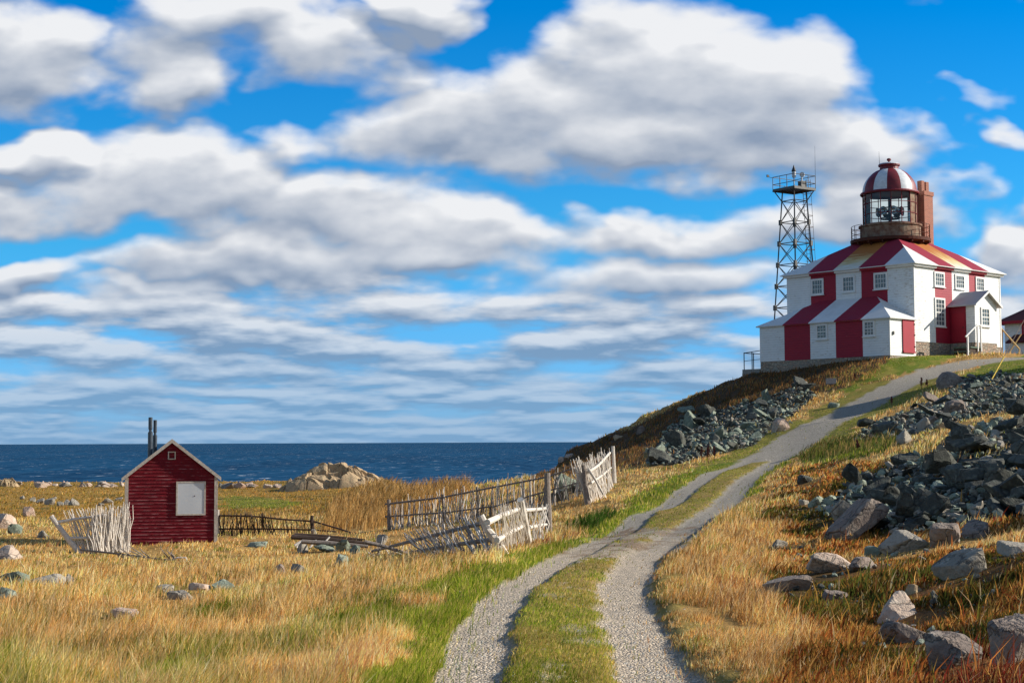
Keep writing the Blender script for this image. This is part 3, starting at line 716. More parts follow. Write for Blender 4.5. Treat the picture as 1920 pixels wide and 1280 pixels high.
def build_lighthouse():
    R0 = empty('lighthouse', (C0[0], C0[1], ZB), rad(42.1))
    tag(R0, 'square red and white striped lighthouse with domed lantern room on the hilltop', 'lighthouse')
    SY = [(0, 2.15, 0), (2.15, 4.35, 1), (4.35, 6.55, 0), (6.55, 8.8, 1), (8.8, 11.0, 0)]
    SX = [(0, 2.6, 0), (2.6, 4.8, 1), (4.8, 7.05, 0), (7.05, 9.2, 1), (9.2, 11.3, 0)]
    LX, LY = 11.3, 11.0; zt, zb = wz(12.30), wz(6.85)
    mb = MB(); cor = MB()
    for a, b, c in SY:
        mb.face([(0, b, zb), (0, a, zb), (0, a, zt), (0, b, zt)], c); mb.face([(LX, a, zb), (LX, b, zb), (LX, b, zt), (LX, a, zt)], c)
        cor.box(-.20, -.003, a if a else -.2, b if b < LY else LY + .2, zt - .20, zt, c); cor.box(LX + .003, LX + .20, a if a else -.2, b if b < LY else LY + .2, zt - .20, zt, c)
    for a, b, c in SX:
        mb.face([(a, 0, zb), (b, 0, zb), (b, 0, zt), (a, 0, zt)], c); mb.face([(b, LY, zb), (a, LY, zb), (a, LY, zt), (b, LY, zt)], c)
        cor.box(max(a, .0), min(b, LX), -.20, -.003, zt - .20, zt, c); cor.box(max(a, 0), min(b, LX), LY + .003, LY + .20, zt - .20, zt, c)
    mb.face([(0, 0, zb), (0, LY, zb), (LX, LY, zb), (LX, 0, zb)], 0)
    wall = mb.build('wall', [M['white'], M['red']], R0)
    cor.build('cornice', [M['white_trim'], M['red_trim']], R0)
    tr = MB(); tr.box(-.025, .10, -.028, -.004, zb, zt - .2); tr.box(-.027, -.003, -.028, .10, zb + 3.3, zt - .2); tr.build('corner_board', M['white_trim'], R0); tr = MB(); tr.box(LX - .12, LX + .02, -.028, -.003, zb, zt - .2)
    tr.build('corner_board', M['white_trim'], R0)
    f = MB(); f.box(.03, LX - .03, .03, LY - .03, -1.6, zb - .003); f.build('foundation', M['stone'], R0)
    zi = lambda i: wz(12.515 + .6 * i); cap = 3.7; ev = .36
    rf = MB()
    rs = {0: 0, 1: 1}
    slope_faces(rf, LY, [(a, b, (2 if k == 2 else c)) for k, (a, b, c) in enumerate(SY)], ev, cap, lambda t, i, z: (i, t, z), zi)
    slope_faces(rf, LY, SY, ev, cap, lambda t, i, z: (LX - i, t, z), zi)
    slope_faces(rf, LX, [(a, b, (2 if k == 2 else c)) for k, (a, b, c) in enumerate(SX)], ev, cap, lambda t, i, z: (t, i, z), zi)
    slope_faces(rf, LX, SX, ev, cap, lambda t, i, z: (t, LY - i, z), zi)
    rf.face([(cap, cap, zi(cap)), (LX - cap, cap, zi(cap)), (LX - cap, LY - cap, zi(cap)), (cap, LY - cap, zi(cap))], 1)
    z0 = zi(-ev) - .05
    rf.face([(-ev, -ev, z0), (-ev, LY + ev, z0), (LX + ev, LY + ev, z0), (LX + ev, -ev, z0)], 0)
    for P, Q in (((-ev, -ev), (LX + ev, -ev)), ((LX + ev, -ev), (LX + ev, LY + ev)), ((LX + ev, LY + ev), (-ev, LY + ev)), ((-ev, LY + ev), (-ev, -ev))):
        rf.face([P + (z0,), Q + (z0,), Q + (zi(-ev),), P + (zi(-ev),)], 0)
    rf.build('roof', [M['roof_white'], M['roof_red'], M['roof_rust']], R0)
    # lean-to along the left side
    TY = [(0, 2.2, 0), (2.2, 4.45, 1), (4.45, 6.65, 0), (6.65, 8.95, 1), (8.95, 11.2, 0)]
    zt2, zb2 = wz(8.38), wz(5.77); y0 = -.06; L2 = 11.2; x0 = -3.1
    mb = MB()
    for a, b, c in TY: mb.face([(x0, y0 + b, zb2), (x0, y0 + a, zb2), (x0, y0 + a, zt2), (x0, y0 + b, zt2)], c)
    mb.face([(x0, y0, zb2), (0, y0, zb2), (0, y0, zt2), (x0, y0, zt2)], 0); mb.face([(0, y0 + L2, zb2), (x0, y0 + L2, zb2), (x0, y0 + L2, zt2), (0, y0 + L2, zt2)], 0)
    mb.build('annex_wall', [M['white'], M['red']], R0)
    f = MB(); f.box(x0 + .02, -.05, y0 + .02, y0 + L2 - .02, -2.0, zb2 - .003); f.build('annex_foundation', M['stone'], R0)
    zj = lambda i: wz(8.47 + .55 * i); e2 = .2
    rf = MB()
    slope_faces(rf, L2, TY, e2, 3.1, lambda t, i, z: (x0 + i, y0 + t, z), zj)
    rf.face([(x0 - e2, y0 - e2, zj(-e2)), (-.003, y0 - e2, zj(-e2)), (-.003, y0 + 3.1, zj(3.1))], 0)
    rf.face([(-.003, y0 + L2 + e2, zj(-e2)), (x0 - e2, y0 + L2 + e2, zj(-e2)), (-.003, y0 + L2 - 3.1, zj(3.1))], 0)
    z0 = zj(-e2) - .07
    rf.face([(x0 - e2, y0 - e2, z0), (x0 - e2, y0 + L2 + e2, z0), (-.003, y0 + L2 + e2, z0), (-.003, y0 - e2, z0)], 0)
    rf.face([(x0 - e2, y0 - e2, z0), (-.003, y0 - e2, z0), (-.003, y0 - e2, zj(-e2)), (x0 - e2, y0 - e2, zj(-e2))], 0)
    for a, b, c in TY:
        a_ = y0 + a - (e2 if a == 0 else 0); b_ = y0 + b + (e2 if b == L2 else 0)
        rf.face([(x0 - e2, b_, z0), (x0 - e2, a_, z0), (x0 - e2, a_, zj(-e2)), (x0 - e2, b_, zj(-e2))], c)
    rf.build('annex_roof', [M['roof_white'], M['roof_red']], R0)
    tr = MB(); tr.box(x0 - .022, x0 + .09, y0 - .024, y0 - .003, zb2, zt2); tr.box(x0 - .024, x0 - .003, y0 - .02, y0 + .09, zb2, zt2); tr.build('corner_board', M['white_trim'], R0)
    for a, b in ((2.12, 3.27), (4.86, 6.0), (7.62, 8.74)): window(R0, 'x', 0, a, b, wz(10.67), wz(11.86), 4, 3)
    for a, b in ((1.10, 2.06), (5.06, 6.06)): window(R0, 'x', x0, a, b, wz(7.14), wz(8.24), 3, 4)
    for a, b in ((2.5, 3.8), (5.16, 6.45), (7.9, 9.1)): window(R0, 'y', 0, a, b, wz(10.83), wz(11.90), 4, 3)
    window(R0, 'y', 0, 2.50, 3.80, wz(8.0), wz(10.05), 3, 6)
    d = MB(); d.box(-1.62, -.22, y0 - .07, y0 - .003, wz(6.12), wz(8.33)); door = d.build('door', M['red_trim'], R0)
    for z in (wz(6.4), wz(7.2), wz(7.95)): h = MB(); h.box(-.30, -.18, y0 - .10, y0 - .071, z, z + .10); h.build('hinge', M['rust_dark'], door)
    h = MB(); h.box(-1.62, -.2, y0 - .12, y0 - .003, wz(6.0), wz(6.115)); h.build('threshold', M['red_trim'], door)
    d = MB(); d.box(-2.78, -2.68, y0 - .10, y0 - .003, wz(7.18), wz(7.42)); d.build('meter_box', M['steel'], R0)
    # entrance porch
    px0, px1, py0 = 4.45, 7.35, -2.0; pb, pt, pr = wz(6.86), wz(9.62), wz(10.5); pm = (px0 + px1) / 2
    mb = MB()
    mb.face([(px0, py0, pb), (px1, py0, pb), (px1, py0, pt), (pm, py0, pr - .05), (px0, py0, pt)], 0)
    mb.face([(px0, -1.30, pb), (px0, py0, pb), (px0, py0, pt), (px0, -1.30, pt)], 0); mb.face([(px0, -.003, pb), (px0, -1.30, pb), (px0, -1.30, pt), (px0, -.003, pt)], 1)
    mb.face([(px1, py0, pb), (px1, -.003, pb), (px1, -.003, pt), (px1, py0, pt)], 0)
    mb.build('porch_wall', [M['white'], M['red']], R0)
    f = MB(); f.box(px0 + .02, px1 - .02, py0 + .02, -.01, -.6, pb - .003); f.build('porch_foundation', M['stone'], R0)
    rf = MB(); o = .32; sl = (pr - pt) / (pm - px0)
    for sgn in (-1, 1):
        xe = pm + sgn * (pm - px0 + o); ze = pr - sl * (pm - px0 + o)
        rf.hexa([(xe, py0 - .28, ze), (pm, py0 - .28, pr), (pm, -.004, pr), (xe, -.004, ze), (xe, py0 - .28, ze + .09), (pm, py0 - .28, pr + .09), (pm, -.004, pr + .09), (xe, -.004, ze + .09)], 0)
    rf.build('porch_roof', [M['roof_grey']], R0)
    bb = MB()
    for sgn in (-1, 1):
        xe = pm + sgn * (pm - px0 + o); ze = pr - sl * (pm - px0 + o)
        bb.hexa([(xe, py0 - .31, ze - .07), (pm, py0 - .31, pr - .07), (pm, py0 - .283, pr - .07), (xe, py0 - .283, ze - .07), (xe, py0 - .31, ze + .11), (pm, py0 - .31, pr + .11), (pm, py0 - .283, pr + .11), (xe, py0 - .283, ze + .11)], 0)
    bb.build('bargeboard', M['white_trim'], R0)
    window(R0, 'y', py0, 5.18, 6.36, wz(8.02), wz(9.38), 3, 4)
    d = MB(); d.box(px0 - .05, px0 - .004, -1.22, -.16, pb + .08, pb + 2.15); dr_ = d.build('door', M['red_trim'], R0)
    h = MB(); h.box(px0 - .10, px0 - .051, -1.12, -1.05, pb + 1.05, pb + 1.14); h.build('handle', M['black'], dr_)
    # lantern
    cx, cy = 5.55, 5.58
    g = MB(); g.lathe([(1.9, wz(14.40)), (2.6, wz(14.62)), (2.92, wz(14.68)), (2.95, wz(14.90)), (2.4, wz(14.93))], 48, cx=cx, cy=cy)
    for i in range(16):
        t = 2 * math.pi * i / 16; c, s = math.cos(t), math.sin(t); w = .05
        g.hexa([(cx + 2.0 * c + s * w, cy + 2.0 * s - c * w, wz(14.15)), (cx + 2.85 * c + s * w, cy + 2.85 * s - c * w, wz(14.52)), (cx + 2.85 * c - s * w, cy + 2.85 * s + c * w, wz(14.52)), (cx + 2.0 * c - s * w, cy + 2.0 * s + c * w, wz(14.15)),
                (cx + 2.0 * c + s * w, cy + 2.0 * s - c * w, wz(14.66)), (cx + 2.85 * c + s * w, cy + 2.85 * s - c * w, wz(14.68)), (cx + 2.85 * c - s * w, cy + 2.85 * s + c * w, wz(14.68)), (cx + 2.0 * c - s * w, cy + 2.0 * s + c * w, wz(14.66))])
    g.build('gallery', M['rust_dark'], R0)
    dm_ = MB(); dm_.lathe([(2.2, wz(13.4)), (2.2, wz(14.93)), (2.22, wz(15.0)), (2.22, wz(15.82)), (2.32, wz(15.86)), (2.32, wz(15.99)), (1.6, wz(16.02))], 48, cx=cx, cy=cy); dm_.build('drum', M['rust'], R0)
    rl_ = MB(); c0 = rad(-104 - 42.1); rg = [c0 + rad(46 + 268 * i / 15) for i in range(16)]
    for t in rg: p = (cx + 2.86 * math.cos(t), cy + 2.86 * math.sin(t)); rl_.tube([p + (wz(14.88),), p + (wz(15.92),)], .024, 6)
    for z in (15.22, 15.58, 15.92):
        rl_.tube([(cx + 2.86 * math.cos(t), cy + 2.86 * math.sin(t), wz(z)) for t in np.linspace(rg[0], rg[-1], 50)], .021, 5)
    rl_.build('gallery_railing', M['rust_dark'], R0)
    fr = MB(); ns = 16; a0 = rad(-104 - 42.1 + 3); Rg = 1.97
    for i in range(ns):
        t = a0 + 2 * math.pi * i / ns; p = (cx + Rg * math.cos(t), cy + Rg * math.sin(t)); fr.tube([p + (wz(16.0),), p + (wz(18.42),)], .034, 5)
    for z in (16.05, 16.80, 17.60, 18.38):
        fr.tube([(cx + Rg * math.cos(a0 + 2 * math.pi * i / ns), cy + Rg * math.sin(a0 + 2 * math.pi * i / ns), wz(z)) for i in range(ns + 1)], .028, 5, cap=False)
    fr.build('lantern_frame', M['iron_red'], R0)
    def sector(i, mat, name, r=Rg - .02):
        m_ = MB(); t0, t1 = a0 + 2 * math.pi * i / ns, a0 + 2 * math.pi * (i + 1) / ns
        p, q = (cx + r * math.cos(t0), cy + r * math.sin(t0)), (cx + r * math.cos(t1), cy + r * math.sin(t1))
        m_.face([p + (wz(16.0),), q + (wz(16.0),), q + (wz(18.4),), p + (wz(18.4),)]); return m_.build(name, mat, R0)
    for i in range(ns): sector(i, M['rust'] if i in (2, 3, 4) else M['clear'], 'lantern_panel' if i in (2, 3, 4) else 'lantern_pane')
    prof = [(2.13, 18.30), (2.18, 18.38), (2.13, 18.48), (2.02, 18.50)]
    e = MB(); e.lathe([(r, wz(z)) for r, z in prof], 48, cx=cx, cy=cy); e.lathe([(1.9, wz(18.43)), (0.01, wz(18.5))], 32, cx=cx, cy=cy); e.build('dome_rim', M['iron_red'], R0)
    pr_ = [(2.0, 18.5), (1.975, 18.75), (1.90, 19.05), (1.77, 19.35), (1.58, 19.62), (1.33, 19.88), (1.05, 20.08), (.72, 20.22)]
    d = MB(); d.lathe([(r, wz(z)) for r, z in pr_], 72, cx=cx, cy=cy, a0=rad(-104 - 42.1 - 5), a1=rad(-104 - 42.1 - 5 + 360), mf=lambda j, i: (j // 6) % 2)
    d.build('dome', [M['iron_red'], M['dome_white']], R0, smooth=True)
    v = MB(); v.lathe([(.70, wz(20.15)), (.68, wz(20.42)), (.80, wz(20.50)), (.80, wz(20.60))], 24, cx=cx, cy=cy, m=0); v.lathe([(.80, wz(20.60)), (.70, wz(20.68)), (.30, wz(20.74)), (.10, wz(20.78))], 24, cx=cx, cy=cy, m=1)
    vent = v.build('dome_vent', [M['iron_red'], M['dome_white']], R0)
    v = MB(); v.lathe([(.07, wz(20.74)), (.06, wz(20.86)), (.13, wz(20.9)), (.17, wz(20.98)), (.13, wz(21.07)), (.01, wz(21.10))], 12, cx=cx, cy=cy); v.build('finial', M['iron_red'], vent)
    v = MB(); v.tube([(cx - .56, cy + .45, wz(20.5)), (cx - .58, cy + .47, wz(21.6))], [.022, .008], 5); v.build('lightning_rod', M['steel'], R0)
    lens = MB(); lens.tube([(cx, cy, wz(16.0)), (cx, cy, wz(18.1))], .09, 8)
    for z in (16.55, 17.3): lens.tube([(cx + .72 * math.cos(2 * math.pi * i / 20), cy + .72 * math.sin(2 * math.pi * i / 20), wz(z)) for i in range(21)], .045, 5, cap=False)
    for i in range(6):
        t = 2 * math.pi * i / 6; lens.tube([(cx, cy, wz(16.55)), (cx + .72 * math.cos(t), cy + .72 * math.sin(t), wz(16.55)), (cx + .72 * math.cos(t), cy + .72 * math.sin(t), wz(17.3))], .03, 5)
    lamp = lens.build('lamp_frame', M['black'], R0)
    for i in range(8):
        t = a0 + .2 + 2 * math.pi * i / 8; c, s = math.cos(t), math.sin(t); rd_ = MB(); o_ = Vector((cx + .72 * c, cy + .72 * s, wz(17.05)))
        rings = [(0.04, 0), (.17, .05), (.27, .14), (.33, .27)]; b0 = 0
        for r, dd in rings:
            for j in range(14):
                u = 2 * math.pi * j / 14; rd_.v.append(tuple(o_ + Vector((c, s, 0)) * dd + Vector((-s, c, 0)) * (r * math.cos(u)) + Vector((0, 0, 1)) * (r * math.sin(u))))
        for q in range(3):
            for j in range(14): rd_.f.append([q * 14 + j, q * 14 + (j + 1) % 14, (q + 1) * 14 + (j + 1) % 14, (q + 1) * 14 + j]); rd_.m.append(0)
        rd_.build('reflector', M['mirror'], lamp, smooth=True)
    # chimney on the right slope
    ch = MB(); X0, X1, Y0, Y1 = 7.62, 8.78, 3.95, 4.85
    ch.box(X0, X1, Y0, Y1, wz(13.6), wz(18.35)); ch.box(X0 - .06, X1 + .06, Y0 - .06, Y1 + .06, wz(18.35), wz(18.66))
    chim = ch.build('chimney', M['brick'], R0)
    for x_, h_ in ((X0 + .28, .82), (X1 - .30, .78)):
        p = MB(); p.box(x_ - .19, x_ + .19, Y0 + .25, Y0 + .63, wz(18.66), wz(18.66 + h_)); p.build('chimney_pot', M['brick'], chim)
    # platform at the far corner of the annex
    t = MB(); t.box(-3.0, -.6, 11.25, 12.9, wz(4.0), wz(5.28)); t.build('platform', M['concrete'], R0)
    rr = MB()
    for x_, y_ in ((-2.9, 12.8), (-2.9, 12.05), (-1.8, 12.8)): rr.tube([(x_, y_, wz(5.28)), (x_, y_, wz(6.55))], .035, 6)
    rr.tube([(-2.9, 12.8, wz(6.5)), (-2.9, 11.3, wz(6.62))], .03, 6); rr.tube([(-2.9, 12.8, wz(6.5)), (-.7, 12.8, wz(6.5))], .03, 6); rr.tube([(-2.9, 12.8, wz(5.9)), (-2.9, 11.3, wz(5.98))], .02, 6)
    rr.build('platform_railing', M['black'], R0)
    return R0
LH = build_lighthouse()
def hl(x, y, z):
    p = C0 + x * B2 + y * A2; return (float(p[0]), float(p[1]), z)
def build_entrance():
    R0 = empty('entrance_steps', hl(3.6, -1.9, 6.0), rad(42.1)); tag(R0, 'green-topped entrance steps with a white handrail beside the porch', 'steps')
    s = MB(); s.box(-.7, .75, -.65, .75, .38, .48); s.build('landing', M['green_step'], R0)
    s = MB(); s.box(-.65, .72, -.55, .7, -.5, .38); s.build('step_base', M['darkwood'], R0)
    s = MB(); s.box(-1.05, -.7, -.6, .6, .08, .18); s.build('tread', M['green_step'], R0)
    for x_, z0, z1 in ((-1.0, .0, 1.18), (.28, .48, 1.98), (.72, .48, 1.96)):
        p = MB(); p.box(x_ - .05, x_ + .05, -.66, -.56, z0 - .3, z1); p.build('post', M['white_trim'], R0)
    h = MB(); h.tube([(-1.25, -.61, 1.12), (.25, -.61, 2.02), (.80, -.61, 1.98)], .062, 6); h.build('handrail', M['white_trim'], R0)
build_entrance()
def build_ramp_rail():
    b = at(1879, 667, 117.5); R0 = empty('ramp_railing', b); tag(R0, 'unpainted timber handrail sloping down right of the lighthouse corner', 'railing')
    def loc(px, py, Y): return Vector([float(v) for v in at(px, py, Y) - b])
    for a, c in (((1879, 617), (1879, 668)), ((1911.5, 653), (1911.5, 672))):
        p = MB(); p.tube([loc(*a, 117.5), loc(*c, 117.5)], .06, 4); p.build('post', M['rail_wood'], R0)
    p = MB(); p.tube([loc(1877, 615, 117.5), loc(1912, 655, 117.5)], .065, 4); p.build('handrail', M['rail_wood'], R0)
    p = MB(); p.tube([loc(1893, 660, 117.6), loc(1915, 626, 117.6)], .045, 4); p.build('brace', M['rail_wood'], R0)
build_ramp_rail()

# ------------------------------------------------------------------ lattice light tower
def build_tower():
    Yt = 128.0; top = at(1489, 355, Yt); cx, cy, zt = top; z0 = float(HZ(cx, cy)); zt -= z0
    R0 = empty('lattice_tower', (cx, cy, z0), rad(45 - 10.3)); tag(R0, 'tall grey steel lattice tower with a railed platform behind the lighthouse', 'tower')
    def hw(z): return (.95 + (zt - z) * .078) / math.sqrt(2)
    cs = [(-1, -1), (1, -1), (1, 1), (-1, 1)]
    for sx_, sy_ in cs:
        l = MB(); l.tube([(sx_ * hw(0), sy_ * hw(0), -.3), (sx_ * hw(zt), sy_ * hw(zt), zt)], .075, 4); l.build('leg', M['steel'], R0)
    lev = [zt - 1.0 - 1.78 * i for i in range(0, 12) if zt - 1.0 - 1.78 * i > 0] + [0.0]
    for s in range(4):
        a, b = cs[s], cs[(s + 1) % 4]; br = MB()
        for i, z in enumerate(lev):
            h = hw(z); br.tube([(a[0] * h, a[1] * h, z), (b[0] * h, b[1] * h, z)], .038, 4)
            if i + 1 < len(lev):
                z2 = lev[i + 1]; g = hw(z2); br.tube([(a[0] * h, a[1] * h, z), (b[0] * g, b[1] * g, z2)], .036, 4); br.tube([(b[0] * h, b[1] * h, z), (a[0] * g, a[1] * g, z2)], .036, 4)
        for z in lev[1:-1]:
            h = hw(z); c = a; br.box(c[0] * h - .11, c[0] * h + .11, c[1] * h - .11, c[1] * h + .11, z - .22, z + .22)
        br.build('bracing', M['steel'], R0)
    w = 1.75 / math.sqrt(2); pf = MB(); pf.box(-w, w, -w, w, zt - .02, zt + .05)
    for s in (-1, 1): pf.box(-w, w, s * w - .05, s * w + .05, zt - .18, zt - .021); pf.box(s * w - .05, s * w + .05, -w + .06, w - .06, zt - .17, zt - .022)
    for c in cs: pf.tube([(c[0] * hw(zt - 1), c[1] * hw(zt - 1), zt - 1.0), (c[0] * w * .95, c[1] * w * .95, zt - .1)], .045, 4)
    pf.build('platform', M['steel'], R0)
    rl_ = MB()
    for i in range(4):
        a, b = cs[i], cs[(i + 1) % 4]
        for z in (.42, 1.05): rl_.tube([(a[0] * w, a[1] * w, zt + z), (b[0] * w, b[1] * w, zt + z)], .03, 5)
        for t in (0, .33, .66): x_ = a[0] + (b[0] - a[0]) * t; y_ = a[1] + (b[1] - a[1]) * t; rl_.tube([(x_ * w, y_ * w, zt), (x_ * w, y_ * w, zt + 1.07)], .028, 5)
    rl_.build('railing', M['steel'], R0)
    ld = MB(); bx_, by_ = hw(0) + .45, -.25; tx_, ty_ = hw(zt) + .42, -.1
    for s in (-.22, .22): ld.tube([(bx_, by_ + s, 0), (tx_, ty_ + s, zt + .9)], .03, 4)
    k = 0; z = .5
    while z < zt:
        t = z / zt; x_ = bx_ + (tx_ - bx_) * t; y_ = by_ + (ty_ - by_) * t; ld.tube([(x_, y_ - .22, z), (x_, y_ + .22, z)], .016, 4); z += .33
    z = 2.5
    hoops = []
    while z < zt + 1:
        t = z / zt; x_ = bx_ + (tx_ - bx_) * t; y_ = by_ + (ty_ - by_) * t
        ld.tube([(x_ + .72 * math.sin(u) , y_ - .36 * math.cos(u), z) for u in np.linspace(0, math.pi, 8)], .02, 4); z += .95
    for u in (.6, 1.57, 2.5): ld.tube([(bx_ + .72 * math.sin(u) + (tx_ - bx_) * (2.5 / zt), by_ - .36 * math.cos(u), 2.5), (tx_ + .72 * math.sin(u), ty_ - .36 * math.cos(u), zt + .9)], .02, 4)
    ld.build('caged_ladder', M['steel_rust'], R0)
    b = MB(); b.tube([(0, 0, zt), (0, 0, zt + 1.05)], .05, 6, m=0); b.lathe([(.16, zt + 1.0), (.17, zt + 1.45), (.12, zt + 1.5)], 10, m=0); b.lathe([(.2, zt + 1.5), (.2, zt + 1.56), (.1, zt + 1.8), (.02, zt + 2.05)], 10, m=1)
    b.build('beacon', [M['dome_white'], M['black']], R0)
    b = MB(); b.tube([(.5, -.45, zt), (.5, -.45, zt + 1.0)], .04, 6); b.tube([(.42, -.52, zt + 1.22), (.62, -.36, zt + 1.22)], .21, 12); b.build('fog_sensor', M['dome_white'], R0)
    b = MB(); b.tube([(w, -w, zt + 1), (w, -w, zt + 3.6)], [.022, .008], 4); b.build('antenna', M['steel'], R0)
    b = MB(); b.tube([(-w, w, zt + 1), (-w - .30, w + .25, zt + 1.12)], .018, 4); b.box(-w - .42, -w - .2, w + .2, w + .3, zt + 1.08, zt + 1.28); b.build('wind_gauge', M['black'], R0)
    b = MB(); b.box(-.3, .3, -w + .1, -w + .5, zt + .05, zt + .55); b.build('equipment_box', M['steel'], R0)
build_tower()

# ------------------------------------------------------------------ keeper's house at the right edge
def build_keeper():
    c = at(1879, 668, 136); z0 = c[2] - .9; R0 = empty('keepers_house', (c[0], c[1], z0), rad(42.1))
    tag(R0, 'white clapboard house with dark red roof behind the right corner of the lighthouse', 'house')
    def q(z): return z - z0
    e = q(10.25); rd_ = q(13.0); LX, LY = 9.0, 12.0; y0 = -LY
    w = MB(); w.box(.2, LX, y0, -.2, 0, e); w.build('wall', M['white'], R0)
    r = MB(); v = [(-.35, .35), (LX + .35, .35), (LX + .35, y0 - .35), (-.35, y0 - .35)]
    A_, B_ = (LX / 2, -3.2), (LX / 2, y0 + 3.2)
    z1 = e + .12
    r.face([v[3] + (z1,), B_ + (rd_,), A_ + (rd_,), v[0] + (z1,)]); r.face([v[0] + (z1,), A_ + (rd_,), v[1] + (z1,)]); r.face([v[1] + (z1,), A_ + (rd_,), B_ + (rd_,), v[2] + (z1,)]); r.face([v[2] + (z1,), B_ + (rd_,), v[3] + (z1,)])
    r.box(-.35, LX + .35, y0 - .35, .35, e - .02, z1 - .003); rf = r.build('roof', M['roof_dark'], R0)
    f = MB(); f.box(-.39, -.352, y0 - .36, .36, e - .12, z1 + .02); f.box(-.35, LX, .352, .39, e - .12, z1 + .02); f.build('fascia', M['red_trim'], R0)
    p = MB(); p.lathe([(.17, rd_ - .5), (.17, rd_ + .28), (.24, rd_ + .3), (.24, rd_ + .42), (.05, rd_ + .5)], 12, cx=A_[0] - .2, cy=A_[1] - .2); p.build('vent_pipe', M['black'], rf)
    t = MB(); t.box(.14, .198, -2.05, -1.87, 0, e - .12); t.build('corner_board', M['red_trim'], R0)
    # low side porch with its own dark roof
    s = MB(); s.box(-1.0, .19, -6.5, -1.4, 0, q(8.45)); s.build('side_porch', M['white'], R0)
    s = MB(); s.hexa([(-1.35, -6.7, q(8.35)), (.195, -6.7, q(9.0)), (.195, -1.15, q(9.0)), (-1.35, -1.15, q(8.35)), (-1.35, -6.7, q(8.5)), (.195, -6.7, q(9.2)), (.195, -1.15, q(9.2)), (-1.35, -1.15, q(8.5))]); s.build('side_porch_roof', M['roof_dark'], R0)
build_keeper()

# ------------------------------------------------------------------ storehouse and pole beyond the right border, whose shadows cross the road
def build_storehouse():
    x, y = 33.2, 82.6; z0 = 2.0; R0 = empty('storehouse', (x, y, z0)); tag(R0, 'white storehouse beyond the right border whose shadow crosses the upper road', 'house')
    W_, D_, e, rg = 7.0, 5.8, 6.7, 8.2
    w = MB(); w.box(0, W_, 0, D_, -1, e); w.face([(0, 0, e), (W_, 0, e), (W_ / 2, 0, rg)]); w.face([(W_, D_, e), (0, D_, e), (W_ / 2, D_, rg)]); w.build('wall', M['white'], R0)
    r = MB()
    for xe in (-.25, W_ + .25):
        ze = e - .11
        r.hexa([(xe, -.25, ze), (W_ / 2, -.25, rg + .01), (W_ / 2, D_ + .25, rg + .01), (xe, D_ + .25, ze), (xe, -.25, ze + .12), (W_ / 2, -.25, rg + .13), (W_ / 2, D_ + .25, rg + .13), (xe, D_ + .25, ze + .12)])
    r.build('roof', M['roof_dark'], R0)
    for a in (1.0, 4.8): window(R0, 'y', 0, a, a + 1.1, 4.3, 5.6, 3, 4); window(R0, 'x', 0, a - .3, a + .8, 4.3, 5.6, 3, 4)
    window(R0, 'y', 0, 1.0, 2.1, 1.4, 2.8, 3, 4); d = MB(); d.box(4.6, 5.6, -.06, -.003, .8, 2.9); d.build('door', M['red_trim'], R0)
build_storehouse()
def build_pole():
    x, y = 32.5, 80.6; z0 = float(HZ(x, y)); R0 = empty('utility_pole', (x, y, z0)); tag(R0, 'wooden utility pole beyond the right border in front of the white storehouse', 'pole')
    p = MB(); p.tube([(0, 0, -.5), (0, 0, 6.6)], [.16, .12], 10); p.build('shaft', M['greywood'], R0); p = MB(); p.box(-.7, .7, -.06, .06, 6.0, 6.14); p.build('crossarm', M['greywood'], R0)
build_pole()

